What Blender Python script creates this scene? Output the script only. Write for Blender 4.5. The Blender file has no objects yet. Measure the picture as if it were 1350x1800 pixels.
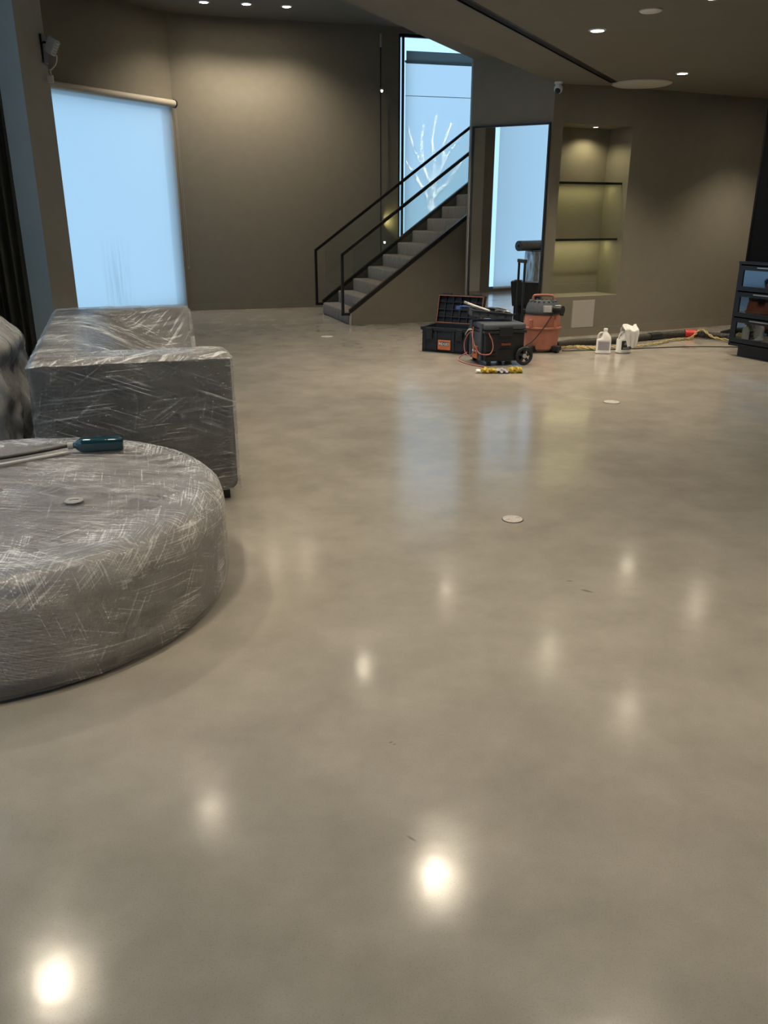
import bpy, bmesh, math, random
from mathutils import Vector, Matrix, noise

# ------------------------------------------------------------------ camera, world, exposure
SC = bpy.context.scene
COL = SC.collection
F_PX, CAM_H = 1430.0, 1.6
PITCH = math.atan(525.0 / F_PX)
cam_data = bpy.data.cameras.new('camera')
cam = bpy.data.objects.new('camera', cam_data)
COL.objects.link(cam)
cam.location = (0, 0, CAM_H)
cam.rotation_euler = (math.pi / 2 - PITCH, 0, 0)
cam_data.sensor_fit = 'HORIZONTAL'
cam_data.sensor_width = 36.0
cam_data.lens = F_PX / 1350.0 * 36.0
cam_data.clip_start = 0.05
SC.camera = cam

world = bpy.data.worlds.new('sky')
SC.world = world
world.use_nodes = True
wn = world.node_tree.nodes
wn['Background'].inputs[0].default_value = (0.46, 0.75, 1.06, 1)
SKY = 1.38
wn['Background'].inputs[1].default_value = SKY

SUN = bpy.data.lights.new('sun', 'SUN'); SUN.energy = 12.0; SUN.angle = math.radians(0.6); SUN.color = (1.0, 0.93, 0.84)
sun = bpy.data.objects.new('sun', SUN); COL.objects.link(sun)
sun.rotation_euler = Vector((-0.10, 0.62, -0.78)).to_track_quat('-Z', 'Y').to_euler()

VS = SC.view_settings
VS.view_transform = 'Standard'
VS.look = 'None'
VS.exposure = 0.13
VS.gamma = 1.0
VS.use_curve_mapping = False
SC.cycles.use_denoising = True
SC.cycles.use_light_tree = False
SC.cycles.use_adaptive_sampling = True
SC.cycles.adaptive_threshold = 0.03
SC.cycles.max_bounces = 7
SC.cycles.diffuse_bounces = 3
SC.cycles.glossy_bounces = 4
SC.cycles.transmission_bounces = 4
SC.cycles.transparent_max_bounces = 12
SC.cycles.sample_clamp_indirect = 4.0
SC.cycles.caustics_reflective = False
SC.cycles.caustics_refractive = False

LOW_LIGHT = 168.0     # watts of each downlight in the low ceiling
STRIP_LIGHT = 200.0   # watts of each downlight in the raised strip
HIGH_LIGHT = 142.0    # watts of each downlight in the tall hall
WARM = (1.0, 0.86, 0.665)
LOW_Z, SLAB_Z, HIGH_Z = 3.1, 3.45, 4.53

# ------------------------------------------------------------------ helpers
def V(*a): return Vector(a)

class MB:
    """collects geometry, then links it as one mesh object"""
    def __init__(s): s.bm = bmesh.new(); s.uv = None
    def box(s, x0, x1, y0, y1, z0, z1, bevel=0, seg=2, M=None):
        r = bmesh.ops.create_cube(s.bm, size=1.0)
        vs = r['verts']
        mt = Matrix.Translation(((x0 + x1) / 2, (y0 + y1) / 2, (z0 + z1) / 2)) @ Matrix.Diagonal((abs(x1 - x0), abs(y1 - y0), abs(z1 - z0), 1))
        bmesh.ops.transform(s.bm, matrix=mt, verts=vs)
        if bevel:
            es = list({e for v in vs for e in v.link_edges})
            g = bmesh.ops.bevel(s.bm, geom=es, offset=bevel, segments=seg, affect='EDGES', profile=0.5)
            vs = list({v for f in g['faces'] for v in f.verts} | {v for v in vs if v.is_valid})
        if M is not None: bmesh.ops.transform(s.bm, matrix=M, verts=vs)
        return s
    def lathe(s, prof, n=32, M=None, cap=True):
        vs = []; rings = []
        for r, z in prof:
            ring = [s.bm.verts.new((r * math.cos(2 * math.pi * i / n), r * math.sin(2 * math.pi * i / n), z)) for i in range(n)]
            rings.append(ring); vs += ring
        for a, b in zip(rings, rings[1:]):
            for i in range(n):
                s.bm.faces.new((a[i], a[(i + 1) % n], b[(i + 1) % n], b[i]))
        if cap:
            s.bm.faces.new(list(reversed(rings[0]))); s.bm.faces.new(rings[-1])
        if M is not None: bmesh.ops.transform(s.bm, matrix=M, verts=vs)
        return s
    def cyl(s, p, q, r, n=16, r2=None):
        p, q = Vector(p), Vector(q); d = q - p
        M = Matrix.Translation(p) @ d.to_track_quat('Z', 'Y').to_matrix().to_4x4()
        return s.lathe([(r, 0), (r if r2 is None else r2, d.length)], n, M)
    def tube(s, pts, r, n=8, closed=False):
        pts = [Vector(p) for p in pts]; rings = []
        up = None
        m = len(pts)
        for i, p in enumerate(pts):
            a = pts[(i - 1) % m] if (closed or i > 0) else p
            b = pts[(i + 1) % m] if (closed or i < m - 1) else p
            t = (b - a).normalized()
            if up is None:
                up = t.orthogonal().normalized()
            up = (up - t * up.dot(t))
            up = up.normalized() if up.length > 1e-6 else t.orthogonal().normalized()
            w = t.cross(up)
            rr = r(i / (m - 1)) if callable(r) else r
            rings.append([s.bm.verts.new(p + (up * math.cos(2 * math.pi * k / n) + w * math.sin(2 * math.pi * k / n)) * rr) for k in range(n)])
        prs = list(zip(rings, rings[1:])) + ([(rings[-1], rings[0])] if closed else [])
        for a, b in prs:
            for k in range(n):
                s.bm.faces.new((a[k], a[(k + 1) % n], b[(k + 1) % n], b[k]))
        if not closed:
            s.bm.faces.new(list(reversed(rings[0]))); s.bm.faces.new(rings[-1])
        return s
    def prism(s, poly, z0, z1, M=None):
        """polygon in xy extruded along z"""
        a = [s.bm.verts.new((x, y, z0)) for x, y in poly]; b = [s.bm.verts.new((x, y, z1)) for x, y in poly]
        n = len(poly)
        s.bm.faces.new(list(reversed(a))); s.bm.faces.new(b)
        for i in range(n): s.bm.faces.new((a[i], a[(i + 1) % n], b[(i + 1) % n], b[i]))
        if M is not None: bmesh.ops.transform(s.bm, matrix=M, verts=a + b)
        return s
    def sphere(s, c, r, sx=1, sy=1, sz=1, seg=16):
        g = bmesh.ops.create_uvsphere(s.bm, u_segments=seg, v_segments=max(6, seg // 2), radius=r)
        bmesh.ops.transform(s.bm, matrix=Matrix.Translation(c) @ Matrix.Diagonal((sx, sy, sz, 1)), verts=g['verts'])
        return s
    def grid(s, fn, nu, nv, uvfn=None, flip=False):
        """fn(i/nu, j/nv) -> point"""
        vs = [[s.bm.verts.new(fn(i / nu, j / nv)) for j in range(nv + 1)] for i in range(nu + 1)]
        lay = s.bm.loops.layers.uv.verify() if uvfn else None
        for i in range(nu):
            for j in range(nv):
                q = [(i, j), (i + 1, j), (i + 1, j + 1), (i, j + 1)]
                if flip: q.reverse()
                f = s.bm.faces.new([vs[a][b] for a, b in q])
                if lay:
                    for l, (a, b) in zip(f.loops, q): l[lay].uv = uvfn(a / nu, b / nv)
        return s
    def build(s, name, mat, parent=None, smooth=False, loc=None, rz=0.0, weld=False, normals=True):
        if weld: bmesh.ops.remove_doubles(s.bm, verts=s.bm.verts, dist=1e-4)
        if normals: bmesh.ops.recalc_face_normals(s.bm, faces=s.bm.faces)
        me = bpy.data.meshes.new(name); s.bm.to_mesh(me); s.bm.free()
        me.materials.append(mat)
        if smooth:
            for p in me.polygons: p.use_smooth = True
            if smooth != 'all':
                try: me.set_sharp_from_angle(angle=math.radians(smooth if smooth > 1 else 40))
                except Exception: pass
        o = bpy.data.objects.new(name, me); COL.objects.link(o)
        if parent is not None: o.parent = parent
        if loc is not None: o.location = loc
        o.rotation_euler.z = rz
        return o

def tag(o, label, cat, group=None):
    o['label'] = label; o['category'] = cat
    if group: o['group'] = group
    return o
def thing(name, label, cat, loc=(0, 0, 0), rz=0.0, group=None):
    o = bpy.data.objects.new(name, None); COL.objects.link(o)
    o.empty_display_size = 0.1
    o.location = loc; o.rotation_euler.z = rz
    return tag(o, label, cat, group)
def struct(o): o['kind'] = 'structure'; return o
def copy_tree(o, parent=None):
    c = o.copy(); COL.objects.link(c); c.parent = parent
    for ch in list(o.children): copy_tree(ch, c)
    return c
def spot(name, loc, target, watts, color, angle, blend=0.6, radius=0.04, parent=None):
    d = bpy.data.lights.new(name, 'SPOT'); d.energy = watts; d.color = color
    d.spot_size = math.radians(angle); d.spot_blend = blend; d.shadow_soft_size = radius
    o = bpy.data.objects.new(name, d); COL.objects.link(o); o.location = loc
    o.rotation_euler = (Vector(target) - Vector(loc)).to_track_quat('-Z', 'Y').to_euler()
    if parent is not None: o.parent = parent
    return o
def text_mesh(name, body, size, mat, parent, M, extrude=0.0008, bold=0.0):
    cu = bpy.data.curves.new(name, 'FONT'); cu.body = body; cu.size = size
    cu.align_x = 'CENTER'; cu.align_y = 'CENTER'; cu.extrude = extrude; cu.offset = bold
    cu.resolution_u = 3
    t = bpy.data.objects.new(name + '_tmp', cu); COL.objects.link(t)
    dg = bpy.context.evaluated_depsgraph_get(); dg.update()
    me = bpy.data.meshes.new_from_object(t.evaluated_get(dg))
    bpy.data.objects.remove(t); bpy.data.curves.remove(cu)
    me.name = name; me.materials.clear(); me.materials.append(mat)
    me.transform(M)
    o = bpy.data.objects.new(name, me); COL.objects.link(o); o.parent = parent
    return o
def smooth_path(pts, sub=8):
    pts = [Vector(p) for p in pts]; out = []
    for i in range(len(pts) - 1):
        p0 = pts[max(i - 1, 0)]; p1 = pts[i]; p2 = pts[i + 1]; p3 = pts[min(i + 2, len(pts) - 1)]
        for k in range(sub):
            t = k / sub
            out.append(0.5 * ((2 * p1) + (p2 - p0) * t + (2 * p0 - 5 * p1 + 4 * p2 - p3) * t * t + (-p0 + 3 * p1 - 3 * p2 + p3) * t ** 3))
    out.append(pts[-1]); return out

# ------------------------------------------------------------------ materials
def mat(name, color, rough=0.5, metal=0.0, spec=0.5, coat=0.0):
    m = bpy.data.materials.new(name); m.use_nodes = True
    b = m.node_tree.nodes['Principled BSDF']
    b.inputs['Base Color'].default_value = (*color, 1); b.inputs['Roughness'].default_value = rough
    b.inputs['Metallic'].default_value = metal; b.inputs['Specular IOR Level'].default_value = spec
    b.inputs['Coat Weight'].default_value = coat
    return m
def nt(m): return m.node_tree.nodes, m.node_tree.links, m.node_tree.nodes['Principled BSDF']
def coords(N, L, scale=(1, 1, 1), rot=(0, 0, 0), kind='Object'):
    tc = N.new('ShaderNodeTexCoord'); mp = N.new('ShaderNodeMapping')
    mp.inputs['Scale'].default_value = scale; mp.inputs['Rotation'].default_value = rot
    L.new(tc.outputs[kind], mp.inputs['Vector']); return mp.outputs['Vector']
def noise_tex(N, L, vec, scale, detail=4, rough=0.55, dist=0.0):
    n = N.new('ShaderNodeTexNoise'); n.inputs['Scale'].default_value = scale
    n.inputs['Detail'].default_value = detail; n.inputs['Roughness'].default_value = rough
    n.inputs['Distortion'].default_value = dist
    L.new(vec, n.inputs['Vector']); return n.outputs['Fac']
def ramp(N, L, fac, stops):
    r = N.new('ShaderNodeValToRGB'); e = r.color_ramp.elements
    while len(e) < len(stops): e.new(0.5)
    for x, (p, c) in zip(e, stops):
        x.position = p; x.color = (*c, 1) if len(c) == 3 else c
    L.new(fac, r.inputs['Fac']); return r.outputs['Color']
def maths(N, L, op, a, b=None, clamp=False):
    n = N.new('ShaderNodeMath'); n.operation = op; n.use_clamp = clamp
    for k, x in enumerate((a, b)):
        if x is None: continue
        if isinstance(x, (int, float)): n.inputs[k].default_value = x
        else: L.new(x, n.inputs[k])
    return n.outputs[0]
def bump(N, L, h, strength, dist=0.01):
    b = N.new('ShaderNodeBump'); b.inputs['Strength'].default_value = strength; b.inputs['Distance'].default_value = dist
    L.new(h, b.inputs['Height']); return b.outputs['Normal']
def speckled(name, c1, c2, scale, rough=0.8, bmp=0.0, detail=4, spec=0.3, stretch=(1, 1, 1)):
    m = mat(name, c1, rough, spec=spec); N, L, b = nt(m)
    f = noise_tex(N, L, coords(N, L, stretch), scale, detail)
    L.new(ramp(N, L, f, [(0.35, c1), (0.65, c2)]), b.inputs['Base Color'])
    if bmp: L.new(bump(N, L, f, bmp, 0.004), b.inputs['Normal'])
    return m

WALL_C = (0.205, 0.186, 0.148)
M_wall = speckled('taupe_paint', WALL_C, tuple(c * 1.06 for c in WALL_C), 6.0, 0.62, 0.02, spec=0.35)
M_ceiling = speckled('ceiling_paint', (0.180, 0.167, 0.140), (0.190, 0.176, 0.148), 5.0, 0.75, 0.0, spec=0.2)
M_pillar = speckled('grey_pillar_paint', (0.34, 0.335, 0.30), (0.36, 0.355, 0.32), 6.0, 0.6, 0.02)
M_base = speckled('baseboard_paint', tuple(c * 1.05 for c in WALL_C), tuple(c * 1.12 for c in WALL_C), 6.0, 0.45)
M_black = mat('black_metal', (0.012, 0.012, 0.013), 0.38)
M_dark = mat('dark_plastic', (0.010, 0.012, 0.016), 0.42)
M_navy = speckled('dark_blue_grey_plastic', (0.014, 0.018, 0.026), (0.022, 0.027, 0.037), 40, 0.5, 0.05)
M_slate = speckled('slate_plastic', (0.055, 0.064, 0.078), (0.075, 0.085, 0.10), 30, 0.55, 0.05)
M_orange = speckled('orange_plastic', (0.35, 0.14, 0.095), (0.40, 0.165, 0.115), 8, 0.5)
M_label_o = mat('orange_label', (0.55, 0.16, 0.06), 0.5)
M_white = mat('white_plastic', (0.78, 0.77, 0.74), 0.42)
M_whitepaint = mat('white_enamel', (0.72, 0.71, 0.68), 0.5)
M_grey = mat('grey_plastic', (0.32, 0.32, 0.31), 0.5)
M_steel = mat('brushed_steel', (0.5, 0.5, 0.5), 0.3, 1.0)
M_red = mat('red_plastic', (0.55, 0.03, 0.03), 0.4)
M_rope_y = mat('yellow_cable', (0.50, 0.38, 0.10), 0.6)
M_rope_g = mat('pale_cable', (0.46, 0.40, 0.27), 0.6)
M_cord_o = mat('salmon_cable', (0.46, 0.16, 0.12), 0.5)
M_hose = speckled('black_ribbed_hose', (0.035, 0.033, 0.028), (0.055, 0.052, 0.045), 20, 0.55)
M_paper = mat('white_label', (0.62, 0.62, 0.64), 0.6)
M_ink = mat('grey_print', (0.30, 0.30, 0.34), 0.7)
M_panel = mat('light_grey_panel', (0.42, 0.40, 0.37), 0.5)
M_concrete_cap = speckled('pale_cover_plate', (0.46, 0.43, 0.39), (0.55, 0.52, 0.48), 60, 0.45, 0.05)
M_mirror = mat('mirror_glass', (0.90, 0.92, 0.93), 0.0, 1.0)
M_rag = speckled('white_terry_cloth', (0.66, 0.65, 0.62), (0.78, 0.77, 0.74), 90, 0.95, 0.4)
M_yellow = speckled('yellow_foil', (0.36, 0.24, 0.02), (0.55, 0.40, 0.07), 60, 0.3)
M_roll = speckled('grey_roll_paper', (0.14, 0.14, 0.13), (0.19, 0.19, 0.17), 14, 0.5)
M_wood = speckled('raw_timber', (0.42, 0.29, 0.19), (0.50, 0.36, 0.24), 12, 0.7, stretch=(6, 6, 1))
M_curtain = speckled('dark_green_grey_drape', (0.26, 0.27, 0.25), (0.30, 0.31, 0.29), 120, 0.85, 0.1)
M_tower = mat('brown_leather', (0.05, 0.04, 0.035), 0.5)

def concrete():
    m = mat('polished_concrete', (0.3, 0.28, 0.24), 0.2); N, L, b = nt(m)
    v = coords(N, L)
    big = noise_tex(N, L, v, 0.55, 5, 0.6, 0.6)
    mid = noise_tex(N, L, v, 3.2, 6, 0.65)
    fine = noise_tex(N, L, v, 210, 2, 0.7)
    base = ramp(N, L, big, [(0.30, (0.300, 0.275, 0.236)), (0.70, (0.370, 0.343, 0.300))])
    mixn = N.new('ShaderNodeMix'); mixn.data_type = 'RGBA'; mixn.blend_type = 'MULTIPLY'; mixn.inputs[0].default_value = 1.0
    L.new(base, mixn.inputs[6]); L.new(ramp(N, L, mid, [(0.25, (0.82, 0.82, 0.82)), (0.75, (1.12, 1.12, 1.12))]), mixn.inputs[7])
    mix2 = N.new('ShaderNodeMix'); mix2.data_type = 'RGBA'; mix2.blend_type = 'MULTIPLY'; mix2.inputs[0].default_value = 1.0
    L.new(mixn.outputs[2], mix2.inputs[6])
    L.new(ramp(N, L, fine, [(0.28, (0.80, 0.79, 0.77)), (0.45, (1, 1, 1)), (0.66, (1, 1, 1)), (0.78, (1.28, 1.27, 1.24))]), mix2.inputs[7])
    col = mix2.outputs[2]
    # a few scuffs on the slab, each with its own place and shape
    sep = N.new('ShaderNodeSeparateXYZ'); L.new(v, sep.inputs[0])
    for x, y, rx, ry, a in ((0.022, 2.205, .010, .0035, .5), (0.034, 2.195, .008, .0025, .2), (0.915, 3.325, .035, .010, -.6), (0.075, 1.775, .022, .005, -.7), (0.86, 3.43, .02, .006, 0)):
        ca, sa = math.cos(a), math.sin(a)
        dx = maths(N, L, 'SUBTRACT', sep.outputs[0], x); dy = maths(N, L, 'SUBTRACT', sep.outputs[1], y)
        p = maths(N, L, 'DIVIDE', maths(N, L, 'ADD', maths(N, L, 'MULTIPLY', dx, ca), maths(N, L, 'MULTIPLY', dy, sa)), rx)
        q = maths(N, L, 'DIVIDE', maths(N, L, 'SUBTRACT', maths(N, L, 'MULTIPLY', dy, ca), maths(N, L, 'MULTIPLY', dx, sa)), ry)
        d = maths(N, L, 'ADD', maths(N, L, 'MULTIPLY', p, p), maths(N, L, 'MULTIPLY', q, q))
        k = maths(N, L, 'MULTIPLY', maths(N, L, 'SUBTRACT', 1.0, d, True), 0.75)
        mx = N.new('ShaderNodeMix'); mx.data_type = 'RGBA'; L.new(k, mx.inputs[0])
        L.new(col, mx.inputs[6]); mx.inputs[7].default_value = (0.09, 0.085, 0.075, 1); col = mx.outputs[2]
    L.new(col, b.inputs['Base Color'])
    rr = N.new('ShaderNodeMapRange'); rr.inputs[1].default_value = 0.3; rr.inputs[2].default_value = 0.7
    rr.inputs[3].default_value = 0.11; rr.inputs[4].default_value = 0.20
    L.new(mid, rr.inputs[0]); L.new(rr.outputs[0], b.inputs['Roughness'])
    b.inputs['Specular IOR Level'].default_value = 0.62
    L.new(bump(N, L, noise_tex(N, L, v, 9, 5, 0.6), 0.10, 0.004), b.inputs['Normal'])
    return m
M_floor = concrete()

def carpet():
    m = mat('grey_stair_carpet', (0.2, 0.18, 0.16), 0.95, spec=0.1); N, L, b = nt(m)
    f = noise_tex(N, L, coords(N, L, (5, 14, 3)), 3.0, 4, 0.7, 1.2)
    L.new(ramp(N, L, f, [(0.35, (0.145, 0.135, 0.125)), (0.6, (0.225, 0.210, 0.195)), (0.75, (0.30, 0.285, 0.265))]), b.inputs['Base Color'])
    L.new(bump(N, L, noise_tex(N, L, coords(N, L), 260, 2), 0.5, 0.004), b.inputs['Normal'])
    return m
M_carpet = carpet()

def schlick(N, L, r0, normal=None):
    lw = N.new('ShaderNodeLayerWeight'); lw.inputs['Blend'].default_value = 0.5
    if normal is not None: L.new(normal, lw.inputs['Normal'])
    return maths(N, L, 'ADD', maths(N, L, 'MULTIPLY', maths(N, L, 'POWER', lw.outputs['Facing'], 5.0), 1 - r0), r0, True)
def glass(name, tint=(0.965, 0.985, 0.975), refl=0.05):
    m = bpy.data.materials.new(name); m.use_nodes = True; N, L = m.node_tree.nodes, m.node_tree.links
    N.clear(); o = N.new('ShaderNodeOutputMaterial'); t = N.new('ShaderNodeBsdfTransparent'); g = N.new('ShaderNodeBsdfGlossy')
    t.inputs[0].default_value = (*tint, 1); g.inputs['Roughness'].default_value = 0.02
    k = schlick(N, L, refl)
    mx = N.new('ShaderNodeMixShader'); L.new(k, mx.inputs[0]); L.new(t.outputs[0], mx.inputs[1]); L.new(g.outputs[0], mx.inputs[2])
    L.new(mx.outputs[0], o.inputs[0]); return m
M_glass = glass('clear_glass')
M_winglass = glass('window_glass', (0.96, 0.98, 0.98), 0.03)
M_shelfglass = glass('green_tinted_glass', (0.93, 0.965, 0.88), 0.05)
M_glassedge = mat('dark_glass_edge', (0.015, 0.022, 0.020), 0.15)
M_drawerglass = mat('dark_mirror_glass', (0.16, 0.18, 0.20), 0.03, 1.0)

def shade_fabric(name, see=0.10, alb=(0.86, 0.87, 0.86)):
    """translucent roller-blind fabric: daylight behind shines through it"""
    m = bpy.data.materials.new(name); m.use_nodes = True; N, L = m.node_tree.nodes, m.node_tree.links
    N.clear(); o = N.new('ShaderNodeOutputMaterial')
    t = N.new('ShaderNodeBsdfTranslucent'); t.inputs[0].default_value = (*alb, 1)
    d = N.new('ShaderNodeBsdfDiffuse'); d.inputs[0].default_value = (0.5, 0.5, 0.48, 1)
    c = N.new('ShaderNodeBsdfTransparent'); c.inputs[0].default_value = (1, 1, 1, 1)
    a = N.new('ShaderNodeMixShader'); a.inputs[0].default_value = 0.14
    L.new(t.outputs[0], a.inputs[1]); L.new(d.outputs[0], a.inputs[2])
    b = N.new('ShaderNodeMixShader'); b.inputs[0].default_value = see
    L.new(a.outputs[0], b.inputs[1]); L.new(c.outputs[0], b.inputs[2])
    L.new(b.outputs[0], o.inputs[0]); return m
M_shade = shade_fabric('translucent_shade', 0.12)
def stained_shade():
    m = shade_fabric('stained_shade', 0.12); N, L = m.node_tree.nodes, m.node_tree.links
    t = next(n for n in N if n.type == 'BSDF_TRANSLUCENT')
    v = coords(N, L, (22, 22, 1.1)); f = noise_tex(N, L, v, 1.0, 4, 0.6)
    sep = N.new('ShaderNodeSeparateXYZ'); tc = N.new('ShaderNodeTexCoord'); L.new(tc.outputs['Object'], sep.inputs[0])
    def band(o, c, w):
        return maths(N, L, 'SUBTRACT', 1.0, maths(N, L, 'POWER', maths(N, L, 'DIVIDE', maths(N, L, 'ABSOLUTE', maths(N, L, 'SUBTRACT', o, c)), w), 2.0), True)
    k = maths(N, L, 'MULTIPLY', band(sep.outputs[0], 5.05, .34), band(sep.outputs[2], .55, .75))
    mr = N.new('ShaderNodeMapRange'); mr.inputs[1].default_value = .42; mr.inputs[2].default_value = .66; L.new(f, mr.inputs[0])
    k = maths(N, L, 'MULTIPLY', k, mr.outputs[0])
    mx = N.new('ShaderNodeMix'); mx.data_type = 'RGBA'; L.new(maths(N, L, 'MULTIPLY', k, .55), mx.inputs[0])
    mx.inputs[6].default_value = (0.74, 0.745, 0.735, 1); mx.inputs[7].default_value = (0.45, 0.44, 0.46, 1); L.new(mx.outputs[2], t.inputs[0])
    return m
M_shade1 = stained_shade()

def emit(name, color, s):
    m = bpy.data.materials.new(name); m.use_nodes = True; N, L = m.node_tree.nodes, m.node_tree.links
    N.clear(); o = N.new('ShaderNodeOutputMaterial'); e = N.new('ShaderNodeEmission')
    e.inputs[0].default_value = (*color, 1); e.inputs[1].default_value = s; L.new(e.outputs[0], o.inputs[0]); return m
M_lamp = emit('lit_lamp', (1.0, 0.86, 0.66), 80.0)
M_lamp2 = emit('lit_small_lamp', (1.0, 0.93, 0.80), 60.0)

def film(name, layers, haze=0.10, streak=0.55, gloss=0.16, rough=0.16, bumpk=0.6):
    """stretch film: clear, glossy, with whitened stretch lines and painted glints running along the wraps (UV in metres)"""
    m = bpy.data.materials.new(name); m.use_nodes = True; N, L = m.node_tree.nodes, m.node_tree.links
    N.clear(); o = N.new('ShaderNodeOutputMaterial')
    tot = None; hsum = None
    for ang, sx, sy, lo, hi, w in layers:
        v = coords(N, L, (sx, sy, 1), (0, 0, math.radians(ang)), 'UV')
        # mapping rotates after scaling, so rotate first with a second mapping
        tc = N.new('ShaderNodeTexCoord'); r1 = N.new('ShaderNodeMapping'); r1.inputs['Rotation'].default_value = (0, 0, math.radians(ang))
        L.new(tc.outputs['UV'], r1.inputs['Vector'])
        r2 = N.new('ShaderNodeMapping'); r2.inputs['Scale'].default_value = (sx, sy, 1); L.new(r1.outputs[0], r2.inputs['Vector'])
        f = noise_tex(N, L, r2.outputs[0], 1.0, 4, 0.62, 0.25)
        mr = N.new('ShaderNodeMapRange'); mr.inputs[1].default_value = lo; mr.inputs[2].default_value = hi; mr.inputs[3].default_value = 0; mr.inputs[4].default_value = w
        L.new(f, mr.inputs[0])
        # patchiness: each set of lines lives only in places
        p = noise_tex(N, L, r1.outputs[0], 3.1 + ang * 0.013, 2, 0.5)
        pr = N.new('ShaderNodeMapRange'); pr.inputs[1].default_value = 0.40; pr.inputs[2].default_value = 0.62; L.new(p, pr.inputs[0])
        s = maths(N, L, 'MULTIPLY', mr.outputs[0], pr.outputs[0])
        tot = s if tot is None else maths(N, L, 'ADD', tot, s)
        hsum = f if hsum is None else maths(N, L, 'ADD', hsum, f)
    k = maths(N, L, 'ADD', maths(N, L, 'MULTIPLY', tot, streak), haze, True)  # diffuse white streaks also stand in for glints off the crinkles
    tr = N.new('ShaderNodeBsdfTransparent'); tr.inputs[0].default_value = (0.97, 0.97, 0.97, 1)
    df = N.new('ShaderNodeBsdfDiffuse'); df.inputs[0].default_value = (0.80, 0.80, 0.80, 1)
    gl = N.new('ShaderNodeBsdfGlossy'); gl.inputs['Roughness'].default_value = rough
    nrm = bump(N, L, hsum, bumpk, 0.02)
    L.new(nrm, gl.inputs['Normal'])
    a = N.new('ShaderNodeMixShader'); L.new(k, a.inputs[0]); L.new(tr.outputs[0], a.inputs[1]); L.new(df.outputs[0], a.inputs[2])
    g = schlick(N, L, gloss, nrm)
    b = N.new('ShaderNodeMixShader'); L.new(g, b.inputs[0]); L.new(a.outputs[0], b.inputs[1]); L.new(gl.outputs[0], b.inputs[2])
    L.new(b.outputs[0], o.inputs[0]); return m
#            angle, stretch along, across, low, high, weight
M_film_otto = film('stretch_film_round', [(6, 2.6, 95, .50, .68, .60), (74, 3.0, 110, .53, .70, .45), (-58, 2.6, 100, .53, .70, .45), (24, 2.4, 120, .51, .68, .45), (0, 6, 8, .40, .70, .40)], haze=0.04, streak=1.0, gloss=0.10, rough=0.24, bumpk=1.0)
M_film_rim = film('bunched_film_highlight', [(6, 4, 110, .49, .61, .6), (80, 4, 130, .50, .62, .55), (-40, 5, 100, .51, .62, .5), (35, 4, 120, .51, .62, .4), (0, 9, 11, .42, .7, .4)], haze=0.14, streak=0.9, gloss=0.20, rough=0.26, bumpk=1.0)  # denser white streaks and haze paint the bright highlight along the rim
M_film_top = film('stretch_film_highlight', [(4, 1.4, 50, .49, .62, .6), (-24, 1.2, 45, .51, .63, .6), (38, 1.6, 55, .55, .65, .4), (0, 4, 6, .42, .72, .35)], haze=0.05, streak=0.9, gloss=0.20, rough=0.20, bumpk=0.8)  # whiter copy of the sofa film, painting in the highlights on top
M_film_sofa = film('stretch_film_long', [(4, 1.6, 75, .53, .64, .55), (-24, 1.4, 65, .54, .65, .55), (38, 1.6, 65, .57, .66, .35), (80, 2.5, 80, .58, .68, .2), (0, 4, 7, .5, .8, .12)], haze=0.015, streak=0.8, gloss=0.10, rough=0.20, bumpk=0.9)
M_film_bag = film('loose_plastic_bag', [(75, 3, 13, .48, .68, .6), (110, 2, 18, .52, .70, .4)], haze=0.45, streak=0.7, gloss=0.38, rough=0.16, bumpk=0.6)
M_fab_otto = speckled('taupe_upholstery', (0.165, 0.146, 0.134), (0.205, 0.185, 0.17), 90, 0.9, 0.2)
M_fab_sofa = speckled('charcoal_upholstery', (0.024, 0.024, 0.022), (0.038, 0.038, 0.035), 90, 0.85, 0.2)

# ------------------------------------------------------------------ the room
def wall_frame(p, q):
    """matrix whose x runs p->q, y into the wall, z up"""
    p, q = Vector((*p, 0)), Vector((*q, 0)); d = (q - p).normalized()
    M = Matrix(((d.x, -d.y, 0, p.x), (d.y, d.x, 0, p.y), (0, 0, 1, 0), (0, 0, 0, 1)))
    return M, (q - p).length
def wall(name, p, q, z1, holes=(), z0=0.0, th=0.15, m=None):
    """a wall from p to q seen with its face on the p->q line; y (left of p->q) goes into it; holes = (a, b, lo, hi)"""
    M, Lw = wall_frame(p, q); mb = MB(); x = 0.0
    for a, b, lo, hi in sorted(holes):
        if a > x: mb.box(x, a, 0, th, z0, z1)
        if lo > z0: mb.box(a, b, 0, th, z0, lo)
        if hi < z1: mb.box(a, b, 0, th, hi, z1)
        x = b
    if x < Lw: mb.box(x, Lw, 0, th, z0, z1)
    o = mb.build(name, m or M_wall); o.matrix_world = M
    return struct(o), M, Lw
def on(M, x, y, z): return M @ Vector((x, y, z))

C0 = (-3.41, 14.577)                                  # corner left window wall / tall back wall
BACK_D = Vector((0.964, 0.267)).normalized()
WINL_D = Vector((-0.497, -0.868)).normalized()
back_end = tuple(Vector(C0) + BACK_D * 6.6)
winl_end = tuple(Vector(C0) + WINL_D * 6.6)
CM = (2.11, 11.2)                                     # corner mirror wall / niche wall
MIR_D = Vector((-0.868, 0.497))
mir_left = tuple(Vector(CM) + MIR_D * 1.112)
NICHE_D = Vector((0.911, 0.413)).normalized()
niche_end = tuple(Vector(CM) + NICHE_D * 4.6)
TOP = 4.75

fl = MB(); fl.prism([(-4.0, -3.15), (6.6, -3.15), (6.6, 13.6), (back_end[0], back_end[1] + .1), (C0[0] - .1, C0[1] + .1), (-7.0, 9.0), (-7.0, 7.8), (-4.0, 7.8)], -0.2, 0.0)
floor = struct(fl.build('floor', M_floor))

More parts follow.
